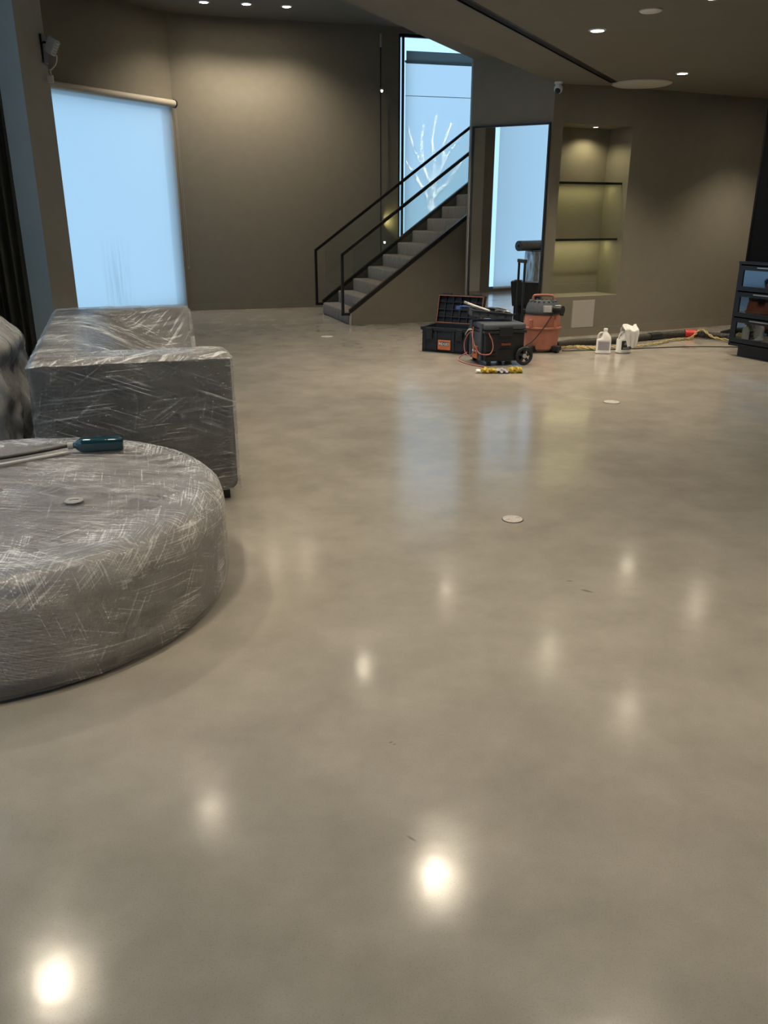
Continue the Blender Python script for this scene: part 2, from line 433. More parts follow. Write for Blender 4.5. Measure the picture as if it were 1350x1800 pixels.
# tall back wall with the stair window
SW0, SW1 = 3.80, 5.62
wall_back, MBK, LBK = wall('wall_back', C0, back_end, TOP, [(SW0, SW1, 0.5, 4.45)])
# left wall section with the blind, running from the corner towards the pillar
WL0, WL1 = 0.10, 5.20  # lengthened out of sight behind the pillar to let in more daylight
wall_left, MWL, LWL = wall('wall_left', winl_end, C0, TOP, [(LWL_ - b, LWL_ - a, 0.05, 3.22) for LWL_ in [6.6] for a, b in [(WL0, WL1)]])
# wall closing the bay behind the curtain, the near left wall with its tall window, the wall behind the camera
wall_bay, _, _ = wall('wall_bay', (-6.55, 9.62), (-3.66, 9.62), TOP)
LX = -3.85
wall_near, MNW, LNW = wall('wall_near_left', (LX, -3.0), (LX, 8.0), TOP, [(0.6, 5.70, 0.05, 4.30), (6.0, 10.50, 0.05, 4.30)])
wall('wall_return_left', (LX - 0.15, 8.0), (-6.9, 8.15), TOP)
wall('wall_bay_left', (-6.75, 8.0), (-6.75, 9.0), TOP)
wall_front = wall('wall_front', (6.6, -3.0), (LX, -3.0), TOP)[0]
wall_far_right = wall('wall_far_right', (6.3, 13.2), (6.3, -3.0), TOP)[0]
# mirror wall and niche wall
NZ0, NZ1, NA, NB = 0.535, 2.668, 0.155, 1.262
wall_right, MN, LN = wall('wall_right', CM, niche_end, TOP, [(NA, NB, NZ0, NZ1)], th=0.10)
wall_center, MM, LM = wall('wall_center', mir_left, CM, TOP, th=0.12)
ret_back = (1.262, 13.19)
wall('wall_hall_right', (2.95, 16.30), (1.68, 11.62), TOP)
wall_return = wall('wall_return', ret_back, mir_left, TOP)[0]

# ceilings: low dropped ceiling, upper slab, tall hall ceiling
SL = Vector((0.5415, 1.0))      # plan direction of the ceiling edges: dx per dy
def edge_x(x, y, yy, k=0.5415): return x + (yy - y) * k
low = [(CM[0] + 0.0, CM[1] + 0.03), (edge_x(*CM, -3.0), -3.0), (6.3, -3.0), (6.3, 13.25), niche_end]
mb = MB()
# the dropped ceiling leaves a gap for the slot diffuser
SD_FAR, SD_NEAR = (2.758, 11.134), (edge_x(2.758, 11.134, 0.2), 0.2)
SW = 0.105
left_part = [(CM[0], CM[1] + 0.02), (edge_x(*CM, -3.0), -3.0), (edge_x(*SD_FAR, -3.0), -3.0), SD_FAR, (SD_FAR[0] + .17, SD_FAR[1] + .32)]
right_part = [(SD_FAR[0] + .17, SD_FAR[1] + .32), SD_FAR, (SD_FAR[0] + SW, SD_FAR[1]), (edge_x(SD_FAR[0] + SW, SD_FAR[1], -3.0), -3.0), (6.3, -3.0), (6.3, 13.2), niche_end]
mb.prism(left_part, LOW_Z, LOW_Z + 0.16); mb.prism(right_part, LOW_Z, LOW_Z + 0.16)
ceil_low = struct(mb.build('ceiling', M_ceiling))
A1 = (-0.38, 8.68)
kA = (mir_left[0] - A1[0]) / (mir_left[1] - A1[1])
slab = [(mir_left[0], mir_left[1]), (edge_x(*A1, -3.0, kA), -3.0), (6.3, -3.0), (6.3, 13.2), (2.0, 11.8)]
mb = MB(); mb.prism(slab, SLAB_Z, TOP)
ceil_slab = struct(mb.build('ceiling', M_ceiling))
mb = MB(); mb.prism([winl_end, (C0[0] - .1, C0[1] + .1), (back_end[0], back_end[1] + .1), (3.2, 11.0), (3.2, -3.1), (-4.0, -3.1), (-4.0, 7.9), (-6.8, 8.1)], HIGH_Z, HIGH_Z + 0.2)
ceil_high = struct(mb.build('ceiling', M_ceiling))

# pillar between the curtain and the blind
mb = MB(); mb.box(-3.46, -3.25, 8.2, 8.87, 0, TOP)
pillar = struct(mb.build('wall_pillar', M_pillar))

# baseboards
def baseboard(name, M, a, b, h=0.105):
    mb = MB(); mb.box(a, b, -0.014, 0, 0, h)
    mb.box(a, b, -0.010, 0, h, h + 0.006)
    o = mb.build(name, M_base); o.matrix_world = M; return struct(o)
baseboard('baseboard_back', MBK, 0.0, 3.75)
baseboard('baseboard_right', MN, 0.0, LN)
baseboard('baseboard_center', MM, 0.0, LM)
mb = MB(); mb.box(-3.25, -3.238, 8.2, 8.87, 0, 0.1); mb.box(-3.46, -3.25, 8.188, 8.2, 0, 0.1)
struct(mb.build('baseboard_pillar', M_base))

# ---- windows
def window(name, M, a, b, lo, hi, mull=(), trans=(), fm=None, off=0.07):
    root = bpy.data.objects.new(name, None); COL.objects.link(root); root['kind'] = 'structure'; root.matrix_world = M
    w = 0.05; fm = fm or M_black
    mb = MB(); mb.box(a, a + w, off, off + .05, lo, hi); mb.box(b - w, b, off, off + .05, lo, hi)
    mb.box(a, b, off, off + .05, lo, lo + w); mb.box(a, b, off, off + .05, hi - w, hi)
    mb.build('frame', fm, root)
    xs = [a + w] + [x for x in mull] + [b - w]
    for x in mull: MB().box(x - .02, x + .02, off, off + .05, lo, hi).build('mullion', fm, root)
    for x0, x1 in zip(xs, xs[1:]):
        MB().box(x0, x1, off + .02, off + .03, lo + w, hi - w).build('pane', M_winglass, root)
    return root
M_alu = mat('grey_aluminium', (0.30, 0.31, 0.32), 0.4, 0.6)
window('window_1', MWL, 6.6 - WL1, 6.6 - WL0, 0.05, 3.22, fm=M_alu)
window('window_2', MBK, SW0, SW1, 0.5, 4.45, mull=(SW0 + 0.10,), fm=M_black)
window('window_added', MNW, 0.6, 5.70, 0.05, 4.30, mull=(3.15,), fm=M_alu)  # unseen window added to bring in daylight from the near left
window('window_3', MNW, 6.0, 10.50, 0.05, 4.30, mull=(8.2,), fm=M_alu)

# ---- roller blinds
def roller_blind(label, M, a, b, ztop, zbot, tube_r, off, chain_side=None, cap=True, name='roller_blind', seam=None, tube_m=None, fabric=None):
    t = thing(name, label, 'blind'); t.matrix_world = M
    MB().cyl((a, -off, ztop), (b, -off, ztop), tube_r, 24).build('roller_tube', tube_m or M_tube, t, smooth=40)
    if cap:
        for x in (a, b):
            s = 1 if x == b else -1
            MB().cyl((x, -off, ztop), (x + s * 0.022, -off, ztop), tube_r * 1.22, 24).build('end_cap', M_black, t, smooth=40)
    zs = [zbot] + ([seam] if seam else []) + [ztop - tube_r * 0.5]
    y = -off + tube_r * 0.75
    for z0, z1 in zip(zs, zs[1:]):
        mb = MB(); n = 24
        mb.grid(lambda u, v: (a + .015 + (b - a - .03) * u, y + 0.004 * math.sin(7 * u + 2) , z0 + .002 + (z1 - z0 - .004) * v), n, 2)
        mb.build('shade', fabric or M_shade, t, smooth='all')
    if seam: MB().box(a + .015, b - .015, y - .004, y + .004, seam - .004, seam + .004).build('batten', M_grey, t)
    MB().box(a + .015, b - .015, y - .008, y + .008, zbot - .03, zbot + .004, 0.004).build('bottom_bar', M_white, t)
    if chain_side is not None:
        x = chain_side
        pts = [(x, -off - .01, ztop), (x, -off - .012, ztop - 1.0), (x + .004, -off - .012, zbot + .75), (x + .03, -off - .012, zbot + .66), (x + .05, -off - .012, zbot + .75), (x + .035, -off - .012, ztop - 1.0), (x + .02, -off - .01, ztop)]
        MB().tube(smooth_path(pts, 8), 0.004, 6).build('chain', M_grey, t)
    return t
M_tube = mat('beige_roller', (0.48, 0.44, 0.37), 0.6)
blind1 = roller_blind('wide white roller blind glowing with daylight beside the grey pillar', MWL, 6.6 - WL1 - .05, 6.6 - 0.05, 3.25, 0.09, 0.052, 0.075, chain_side=6.6 - 0.045, fabric=M_shade1)
M_shade2 = shade_fabric('translucent_stair_shade', 0.20)
blind2 = roller_blind('tall white blind glowing blue behind the staircase railing', MBK, SW0 + .10, SW1, 4.02, 0.6, 0.018, 0.03, cap=False, seam=3.50, fabric=M_shade2)
blind3 = roller_blind('white window blind seen reflected in the tall mirror', MNW, 6.05, 10.42, 4.27, 0.10, 0.045, 0.06)
roller_blind('raised white blind of the added near left window, outside the view', MNW, 0.65, 5.65, 4.27, 3.95, 0.045, 0.06)
# the grey roller cassette over the stair blind
mb = MB(); mb.grid(lambda u, v: (SW0 + .11 + (SW1 - SW0 - .11) * u, -.07, 3.985 + .19 * v), 4, 1)
mb.build('valance', shade_fabric('grey_valance', 0.0, (0.11, 0.125, 0.12)), blind2)

# ---- niche recess, glass shelves, access panel
NM = MN.copy()
def niche():
    d = 0.48; e = 0.02; mb = MB()
    mb.box(NA - e, NB + e, d, d + e, NZ0 - e, NZ1 + e)
    mb.box(NA - e, NA, 0.1, d, NZ0, NZ1); mb.box(NB, NB + e, 0.1, d, NZ0, NZ1)
    mb.box(NA - e, NB + e, 0.1, d, NZ0 - e, NZ0); mb.box(NA - e, NB + e, 0.1, d, NZ1, NZ1 + e)
    o = mb.build('niche_recess', M_wall, None); o.parent = wall_right; return o
niche()
MB().box(NA, NB, 0.468, 0.48, NZ0, NZ0 + 0.13).build('niche_skirting', M_base, wall_right)
for z, lab in ((1.967, 'upper glass shelf with a dark front edge in the lit wall niche'), (1.258, 'lower glass shelf with a dark front edge in the lit wall niche')):
    s = thing('glass_shelf', lab, 'shelf', group='shelves in the wall niche'); s.matrix_world = MN
    MB().box(NA, NB, 0.13, 0.478, z, z + 0.016).build('shelf_glass', M_shelfglass, s)
    MB().box(NA, NB, 0.112, 0.13, z - 0.006, z + 0.022).build('front_edge', M_glassedge, s)
pnl = thing('access_panel', 'light grey flat access panel on the wall under the niche', 'panel'); pnl.matrix_world = MN
MB().box(0.515, 0.875, -0.012, 0.0, 0.115, 0.475, 0.003).build('cover', M_panel, pnl)
MB().box(0.505, 0.885, -0.005, 0.0, 0.105, 0.485, 0.002).build('rim', mat('panel_rim', (0.30, 0.28, 0.25), 0.6), pnl)
nl = thing('niche_downlight', 'small recessed lamp hidden at the top of the wall niche', 'lamp'); nl.matrix_world = MN
MB().lathe([(0.045, 0), (0.045, -0.006), (0.03, -0.006)], 20, Matrix.Translation((0.86, 0.26, NZ1))).build('trim', M_whitepaint, nl)
MB().lathe([(0.028, 0), (0.028, -0.005)], 16, Matrix.Translation((0.86, 0.26, NZ1 - .003))).build('lens', emit('niche_lens', (1, .8, .45), 6), nl)
spot('niche_light', on(MN, 0.86, 0.24, NZ1 - .02), on(MN, 0.86, 0.24, 0.6), 20, (1.0, 0.88, 0.52), 140, 0.6, 0.05)
def niche_fill(z, watts):  # unseen fill light added below a shelf to brighten the niche
    d = bpy.data.lights.new('niche_fill_light', 'AREA'); d.shape = 'RECTANGLE'; d.size = 1.0; d.size_y = 0.02; d.energy = watts; d.color = (1.0, 0.92, 0.45)
    o = bpy.data.objects.new('niche_fill_light', d); COL.objects.link(o)
    o.matrix_world = MN @ Matrix.Translation(((NA + NB) / 2, 0.33, z))
niche_fill(1.958, 1.7); niche_fill(1.249, 2.2)

# ---- mirror
mz0, mz1, ma, mb_ = 0.19, 2.665, 0.03, 1.09
MMi = MM.copy()                                        # x from left end of the mirror wall to the corner
mir = thing('wall_mirror', 'tall rectangular wall mirror in a thin black frame', 'mirror'); mir.matrix_world = MM
fw_ = 0.022
mbx = MB(); mbx.box(ma, mb_, -0.035, 0, mz1 - fw_, mz1); mbx.box(ma, mb_, -0.035, 0, mz0, mz0 + fw_)
mbx.box(ma, ma + fw_, -0.035, 0, mz0 + fw_, mz1 - fw_); mbx.box(mb_ - fw_, mb_, -0.035, 0, mz0 + fw_, mz1 - fw_)
mbx.build('frame', M_black, mir)
MB().box(ma + fw_, mb_ - fw_, -0.018, -0.004, mz0 + fw_, mz1 - fw_).build('mirror_pane', M_mirror, mir)

# ------------------------------------------------------------------ ceiling fixtures
def downlight(x, y, z, watts, label, group, r=0.062, angle=105, target=None, blend=0.7):
    t = thing('downlight', label, 'downlight', (x, y, z), 0, group)
    MB().lathe([(r * 0.86, 0.0), (r * 1.25, -0.001), (r * 1.22, -0.006), (r * 0.9, -0.010), (r * 0.86, 0.0)], 28, cap=False).build('trim_ring', M_whitepaint, t, smooth=40)
    MB().lathe([(r * 0.88, -0.003), (r * 0.88, -0.005)], 24).build('lens', M_lamp, t)
    tg = (x, y, 0) if target is None else target
    spot('downlight_beam', (x, y, z - 0.02), tg, watts, WARM, angle, blend, 0.10)
    return t
LOWG = 'downlights in the low ceiling'; HIG = 'downlights in the tall hall ceiling'
for x, y, lab in [(1.86, 8.10, 'lit round downlight between the white ceiling disc and the slot vent'),
                  (3.40, 10.42, 'lit round downlight farther back, above the niche wall'),
                  (2.43, 6.94, 'downlight overhead, its glow on the floor right of the near cover plate'),
                  (3.98, 9.33, 'downlight overhead, its glow on the floor at the right edge'),
                  (5.37, 11.54, 'downlight in the far right corner of the low ceiling'),
                  (0.40, 4.74, 'downlight overhead, its glow low in the middle of the floor'),
                  (-1.1, 2.3, 'added unseen downlight above and left of the viewer, over the round ottoman'),  # this lamp and the two after it are added for light, unseen
                  (1.2, 3.0, 'added unseen downlight above the viewer on the right'),
                  (2.3, 1.2, 'added unseen downlight behind the viewer on the right')]:
    downlight(x, y, LOW_Z, LOW_LIGHT * (1.15 if y > 7.5 else 1.0), lab, LOWG)
for x, y, lab in [(-2.66, 13.86, 'left of the three lit downlights close to the tall back wall'),
                  (-2.05, 13.98, 'middle of the three lit downlights close to the tall back wall'),
                  (-1.47, 14.14, 'right of the three lit downlights close to the tall back wall')]:
    downlight(x, y, HIGH_Z, HIGH_LIGHT, lab, HIG, r=0.07, angle=132, blend=0.65)
for x, y, lab in [(0.89, 10.44, 'downlight of the raised ceiling strip, nearest the mirror wall'),
                  (-0.236, 8.42, 'second downlight of the raised ceiling strip from the mirror wall'),
                  (-1.53, 5.88, 'third downlight of the raised ceiling strip, above the sofa side'),
                  (-2.26, 4.16, 'last downlight of the raised ceiling strip, above the ottoman')]:
    downlight(x, y, SLAB_Z, STRIP_LIGHT * (1.7 if y > 8 else 0.75), lab, 'downlights of the raised ceiling strip')

sp = thing('ceiling_speaker', 'small round white ceiling speaker beside the lit downlight', 'speaker', (2.10, 7.37, LOW_Z))
MB().lathe([(0.083, 0), (0.083, -0.008), (0.078, -0.012), (0.0001, -0.012)], 32, cap=False).build('grille', M_whitepaint, sp, smooth=40)
MB().lathe([(0.09, 0), (0.09, -0.005), (0.083, -0.007)], 32, cap=False).build('rim', M_panel, sp, smooth=40)
dsc = thing('ceiling_disc', 'large flat white disc on the ceiling near the slot vent end', 'speaker', (3.17, 11.20, LOW_Z))
MB().lathe([(0.35, 0), (0.35, -0.012), (0.33, -0.02), (0.0001, -0.022)], 48, cap=False).build('disc', mat('disc_paint', (0.55, 0.53, 0.49), 0.6), dsc, smooth=40)
MB().lathe([(0.36, 0), (0.36, -0.006), (0.35, -0.008)], 48, cap=False).build('rim', M_panel, dsc, smooth=40)

# slot diffuser
dv = (Vector(SD_NEAR) - Vector(SD_FAR)); Ls = dv.length; ang = math.atan2(dv.y, dv.x)
slot = thing('slot_diffuser', 'long black linear slot air vent set in the ceiling', 'vent', (SD_FAR[0], SD_FAR[1], LOW_Z), ang)
ca = SW * math.cos(ang + math.pi / 2 - 0)   # slot lies to the +x side of the line
wid = abs(SW * math.sin(ang))
MB().box(0, Ls, 0.0, wid, 0.05, 0.06).build('back_plate', M_black, slot)
for y0, y1 in ((-.004, 0.006), (wid - 0.006, wid + .004)):
    MB().box(0, Ls, y0, y1, -0.004, 0.05).build('edge_flange', M_black if y0 < 0 else M_black, slot)
for k in range(4):
    y = wid * (k + 1) / 5
    MB().box(0, Ls, y - 0.003, y + 0.003, 0.006, 0.03).build('fin', mat('fin_grey', (0.05, 0.05, 0.055), 0.5) if k == 0 else bpy.data.materials['fin_grey'], slot)
MB().box(-.015, 0, -.004, wid + .004, -0.004, 0.05).build('end_cap', M_black, slot)

# security camera at the corner
sc_ = thing('security_camera', 'small white dome security camera at the ceiling corner by the niche wall', 'camera', (2.125, 11.09, LOW_Z))
MB().lathe([(0.05, 0), (0.05, -0.02), (0.03, -0.03)], 20).build('mount', M_white, sc_, smooth=40)
MB().sphere((0, -0.005, -0.075), 0.055, 0.95, 1.05, 1.05).build('body', M_white, sc_, smooth='all')
MB().sphere((-0.012, -0.035, -0.10), 0.036).build('lens_dome', M_dark, sc_, smooth='all')

# flood lamp on the pillar
fl_ = thing('flood_lamp', 'small grey floodlight on a bracket high on the pillar edge', 'lamp', (-3.25, 8.80, 2.97))
MB().box(0, 0.02, -0.06, 0.06, -0.02, 0.22, 0.004).build('back_plate', M_black, fl_)
MB().cyl((0.02, 0, 0.16), (0.075, -0.03, 0.13), 0.010).build('arm', M_black, fl_, smooth=40)
Mh = Matrix.Translation((0.105, -0.05, 0.115)) @ Matrix.Rotation(math.radians(28), 4, 'Y')
h = MB().box(-.045, .045, -.05, .05, -.07, .07, 0.012, M=Mh).build('lamp_head', mat('grey_lamp_body', (0.5, 0.52, 0.53), 0.4), fl_)
for k in range(5): MB().box(.044, .052, -.045, .045, -.055 + k * .026, -.047 + k * .026, M=Mh).build('fin', M_grey, h)
MB().tube(smooth_path([(.11, -.05, .05), (.14, -.05, .03), (.12, -.04, -.03), (.07, -.03, -.075), (.045, -.03, -.08)]), 0.006, 6).build('cable', M_white, fl_, smooth='all')
MB().box(.015, .075, -.045, -.015, -.19, -.125, 0.006).build('socket', M_white, fl_)
MB().box(.05, .062, -.035, -.025, -.125, -.08).build('plug', M_white, fl_)

# cable lights in front of the back wall
xr = 3.455
cl = thing('cable_light', 'thin vertical rod with two small lit spotlights before the back wall', 'lamp'); cl.matrix_world = MBK
MB().cyl((xr, -.09, 0.30), (xr, -.09, 4.34), 0.011, 10).build('rod', M_black, cl, smooth=40)
MB().cyl((xr, -.09, 4.20), (xr, -.09, 4.40), 0.02, 12).build('upper_anchor', M_steel, cl, smooth=40)
MB().cyl((xr, -.09, 0.0), (xr, -.09, 0.32), 0.02, 12).build('lower_anchor', M_steel, cl, smooth=40)
for z, tx, e in ((3.55, 0.0, 45), (1.12, 0.05, 45)):
    hd = MB().lathe([(0.018, -.03), (0.030, 0.0), (0.034, .03)], 16, Matrix.Translation((xr + tx, -.13, z)) @ Matrix.Rotation(math.radians(72), 4, 'X')).build('spot_head', M_steel, cl, smooth=40)
    MB().sphere((xr + tx, -.158, z - 0.01), 0.017).build('bulb', M_lamp2, hd, smooth='all')
MB().lathe([(0.02, 0), (0.026, 0.05)], 14, Matrix.Translation((xr + .05, -.09, 1.46))).build('spot_head', M_steel, cl, smooth=40)
spot('cable_light_beam', on(MBK, xr, -.2, 3.53), on(MBK, xr - 1.2, -2.0, 1.0), 12, (1, .9, .75), 60)
spot('cable_light_wash', on(MBK, xr + .08, -.10, 1.46), on(MBK, xr + .26, 0.0, 1.50), 3.0, (1, .86, .35), 150, 0.9, 0.01)

# ------------------------------------------------------------------ staircase
ST_D = math.atan2(0.319, 0.948)
st = thing('staircase', 'carpeted staircase with black handrails and glass balustrades rising to the right', 'staircase', (-0.477, 12.619, 0), ST_D)
RISE, RUN, SLOPE, WID = 0.19, 0.265, 0.717, 1.60
NST = 13
for k in range(NST):
    x0 = -0.05 + RUN * k
    MB().box(x0, x0 + RUN + 0.10, 0.06, WID, RISE * k + (0.0 if k == 0 else -0.02), RISE * (k + 1), 0.026, 3).build('step', M_carpet, st, smooth=50)
XE = 3.4
def zs(x): return 0.262 + SLOPE * x
for y0, y1 in ((0.0, 0.06), (WID, WID + 0.06)):
    M4 = Matrix(((1, 0, 0, 0), (0, 0, 1, 0), (0, 1, 0, 0), (0, 0, 0, 1)))    # polygon (x,z) extruded along y
    def pp(poly, a, b, name, m):
        mb = MB(); mb.prism(poly, a, b, M4); return mb.build(name, m, st)
    pp([(-0.045, zs(-0.045) - .065), (-0.045, zs(-0.045)), (XE, zs(XE)), (XE, zs(XE) - .065)], y0 - .008, y1 + .004, 'stringer', M_black)
    pp([(-0.02, 0), (-0.02, zs(-0.02) - .07), (XE, zs(XE) - .07), (XE, 0)], y0, y1 - 0.004, 'side_panel', M_wall)
    # handrail, newel and foot
    yc = (y0 + y1) / 2 - .005; hw = 0.021
    xn = -0.144; zt = 1.017; sl = 0.712
    pp([(xn - .02, zt - .03), (xn - .02, zt + .022), (XE, zt + .022 + sl * (XE - xn)), (XE, zt - .03 + sl * (XE - xn))], yc - hw, yc + hw, 'handrail', M_black)
    MB().box(xn - .021, xn + .021, yc - hw, yc + hw, 0.15, zt + .01, 0.004).build('newel_post', M_black, st)
    MB().box(xn - .021, -0.02, yc - hw, yc + hw, 0.145, 0.185, 0.004).build('newel_foot', M_black, st)
    for xa, xb in ((0.02, 1.80), (1.812, XE)):
        pp([(xa, zs(xa) - .01), (xa, zt - .03 + sl * (xa - xn)), (xb, zt - .03 + sl * (xb - xn)), (xb, zs(xb) - .01)], yc - .006, yc + .006, 'glass_pane', M_glass)
MB().box(0.0, 2.6, -0.012, 0.0, 0, 0.105).build('baseboard', M_base, st)
MB().box(-0.036, -0.02, -0.004, 0.058, 0, 0.20).build('end_trim', M_panel, st)
MB().box(-0.036, -0.02, WID + .002, WID + 0.058, 0, 0.20).build('end_trim', M_panel, st)

# ------------------------------------------------------------------ left: curtain, wrapped bag, sofa, ottoman
def curtain_mesh():
    mb = MB(); n = 150
    x0, x1 = -4.95, -3.83
    def fn(u, v):
        x = x0 + (x1 - x0) * u
        ph = u * 2 * math.pi * 11 + 0.6 * math.sin(3 * v + u * 9)
        return (x + 0.02 * math.sin(ph * 0.5) * (1 - v) , 9.42 + (0.045 + .01 * math.sin(u * 20)) * math.sin(ph) - 0.10 * u, 0.03 + 2.82 * v)
    mb.grid(fn, n, 14); return mb
cu = thing('curtain', 'dark pleated floor-length curtain hanging left of the pillar', 'curtain')
co = curtain_mesh().build('drape', M_curtain, cu, smooth='all', normals=False)
sm = co.modifiers.new('thickness', 'SOLIDIFY'); sm.thickness = 0.006
MB().cyl((-5.1, 9.40, 2.90), (-3.78, 9.34, 2.90), 0.02, 12).build('curtain_track', M_black, cu, smooth=40)
jb = thing('timber_batten', 'raw timber batten leaning between the dark curtain and the pillar', 'batten', (-3.79, 9.30, 0))
MB().box(-.03, .03, -.02, .02, 0, 0.62, 0.004).build('lower_piece', M_wood, jb)
MB().box(-.025, .025, -.015, .015, 0.64, 1.25, 0.004).build('upper_piece', M_wood, jb)
MB().box(-.03, .03, -.02, .02, 0.62, 0.64).build('bracket', M_black, jb)

# sofa -- local frame: x across (back -> front), y along its length away from the viewer
SF_W, SF_L, SF_H = 1.06, 2.72, 0.86
sofa = thing('sofa', 'charcoal sofa wrapped in stretch film, seen from its arm end', 'sofa', (-1.865, 4.25, 0), math.radians(18))
MB().box(0.02, SF_W - .03, 0.05, SF_L - .05, 0.10, 0.40, 0.03, 3).build('base', M_fab_sofa, sofa, smooth=40)
MB().box(0.0, 0.24, 0.02, SF_L - .02, 0.12, SF_H, 0.05, 4).build('backrest', M_fab_sofa, sofa, smooth=40)
for y0 in (0.0, SF_L - 0.24):
    MB().box(0.0, SF_W, y0, y0 + 0.24, 0.06, SF_H, 0.05, 4).build('arm', M_fab_sofa, sofa, smooth=40)
for k in range(2):
    MB().box(0.24, SF_W - .02, 0.25 + k * 1.11, 0.25 + k * 1.11 + 1.10, 0.38, 0.52, 0.05, 4).build('seat_cushion', M_fab_sofa, sofa, smooth=40)
for x in (0.08, SF_W - .08):
    for y in (0.08, SF_L - .08):
        MB().box(x - .03, x + .03, y - .03, y + .03, 0, 0.07).build('foot', M_black, sofa)
def smooth01(t): t = max(0, min(1, t)); return t * t * (3 - 2 * t)
def sofa_film():
    mb = MB(); W, L, H = SF_W, SF_L, SF_H
    g = 0.012
    def wr(u, v, s):   # wrinkle height
        return s * (noise.noise(Vector((u * 2.2, v * 26, 3.1))) * .6 + noise.noise(Vector((u * 9 + v * 5, v * 9 - u * 4, 7.7))) * .4)
    def top(x, y):
        a = smooth01((y - 0.22) / 0.55) * smooth01((L - 0.22 - y) / 0.40)
        lo = H - (H - 0.50) * smooth01((x - 0.18) / (W - 0.22)) * .98
        z = H + (lo - H) * a
        edge = min(x + g, W + g - x, y + g, L + g - y)
        z -= 0.03 * (1 - smooth01(edge / 0.05)) ** 1.5
        return z + g + wr(x * 1.2 - y * .8, y + x * .3, 0.010)
    nu, nv = 70, 150
    def ft(u, v):
        x = -g + (W + 2 * g) * u; y = -g + (L + 2 * g) * v; return Vector((x, y, top(x, y)))
    mb.grid(ft, nu, nv, lambda u, v: (u * W * .8 + v * L * .55, v * L * .9 - u * .35))
    for f in mb.bm.faces: f.material_index = 1
    # skirts
    def skirt(p0, p1, nrm, n, z_end, uo):
        ln = (Vector(p1) - Vector(p0)).length
        def fs(u, v):
            p = Vector(p0).lerp(Vector(p1), u); zt = top(min(max(p.x, -g), W + g), min(max(p.y, -g), L + g))
            z = zt + (z_end - zt) * v
            off = wr(u * ln * 1.5 + uo, z * 1.4, 0.007) * smooth01(v * 6) - 0.004
            return Vector((p.x, p.y, z)) + Vector(nrm) * off
        mb.grid(fs, n, 40, lambda u, v: (u * ln + uo, v * H))
    skirt((-g, -g, 0), (W + g, -g, 0), (0, -1, 0), 70, 0.07, 0)
    skirt((W + g, -g, 0), (W + g, L + g, 0), (1, 0, 0), 150, 0.07, 3)
    skirt((W + g, L + g, 0), (-g, L + g, 0), (0, 1, 0), 70, 0.07, 7)
    skirt((-g, L + g, 0), (-g, -g, 0), (-1, 0, 0), 150, 0.07, 9)
    return mb
sw = sofa_film().build('plastic_wrap', M_film_sofa, sofa, smooth='all', weld=True)
sw.data.materials.append(M_film_top)
sw['label'] = 'clear stretch film pulled tight over the sofa'

# round ottoman
OT_R, OT_H = 0.958, 0.475
ot = thing('ottoman', 'large round taupe ottoman wrapped in clear stretch film', 'ottoman', (-1.668, 3.30, 0))
prof = [(OT_R - .03, 0.018), (OT_R - .012, 0.045), (OT_R - .01, 0.25), (OT_R - .012, OT_H - .10)]
for k in range(1, 9):
    a = k / 8 * math.pi / 2; prof.append((OT_R - .09 + .078 * math.cos(a), OT_H - .10 + .095 * math.sin(a)))
prof += [(0.5, OT_H + .002), (0.001, OT_H + .004)]
MB().lathe([(OT_R - .06, 0.0), (OT_R - .06, 0.03)], 64).build('plinth', M_black, ot, smooth=40)
MB().lathe(prof, 96, cap=False).build('cushion', M_fab_otto, ot, smooth='all')
def otto_film():
    mb = MB(); n = 260
    pr = [(OT_R - .012, 0.016), (OT_R - .002, 0.05)] + [(OT_R + .004, 0.06 + (OT_H - .16) * k / 18) for k in range(1, 19)]
    for k in range(1, 11):
        a = k / 10 * math.pi / 2; pr.append((OT_R - .085 + .089 * math.cos(a), OT_H - .10 + .109 * math.sin(a)))
    for k in range(1, 26): pr.append(((OT_R - .085) * (1 - k / 26) + .002, OT_H + .009))
    s = [0]
    for a, b in zip(pr, pr[1:]): s.append(s[-1] + math.hypot(b[0] - a[0], b[1] - a[1]))
    m = len(pr) - 1; kt = 29
    def fn(u, v):
        j = round(v * m); r, z = pr[j]; th = 2 * math.pi * u
        x, y = r * math.cos(th), r * math.sin(th)
        w = noise.noise(Vector((x * 9, y * 9, z * 22))) * .5 + noise.noise(Vector((math.cos(th) * 22, math.sin(th) * 22, z * 5 + r * 3))) * .5
        w2 = noise.noise(Vector((x * 4, y * 30, 1.3)))
        amp = 0.006
        w += 0.5 * abs(noise.noise(Vector((x * 34, y * 34, z * 40)))) + (0.6 * noise.noise(Vector((th * 60, r * 8, 4.0))) if 20 <= j <= kt + 6 else 0)
        dn = Vector((math.cos(th), math.sin(th), 0)) if j < 20 else (Vector((0, 0, 1)) if j > kt else Vector((math.cos(th), math.sin(th), 1)).normalized())
        return Vector((x, y, z)) + dn * (amp * w + (0.002 * w2 if j > 20 else 0))
    vs = [[mb.bm.verts.new(fn(i / n, j / m)) for j in range(m + 1)] for i in range(n)]
    lay = mb.bm.loops.layers.uv.verify()
    for i in range(n):
        for j in range(m):
            q = [(i, j), (i + 1, j), (i + 1, j + 1), (i, j + 1)]
            f = mb.bm.faces.new([vs[a % n][b] for a, b in q])
            for l, (a, b) in zip(f.loops, q):
                if j >= kt - 5:
                    r = pr[b][0] + max(0, (kt - b)) * .014; th = 2 * math.pi * a / n; l[lay].uv = (r * math.cos(th) + 5, r * math.sin(th) + 5)
                else:
                    l[lay].uv = (a / n * 2 * math.pi * OT_R, s[b])
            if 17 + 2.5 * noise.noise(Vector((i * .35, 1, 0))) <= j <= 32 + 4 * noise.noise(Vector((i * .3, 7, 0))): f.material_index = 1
    return mb
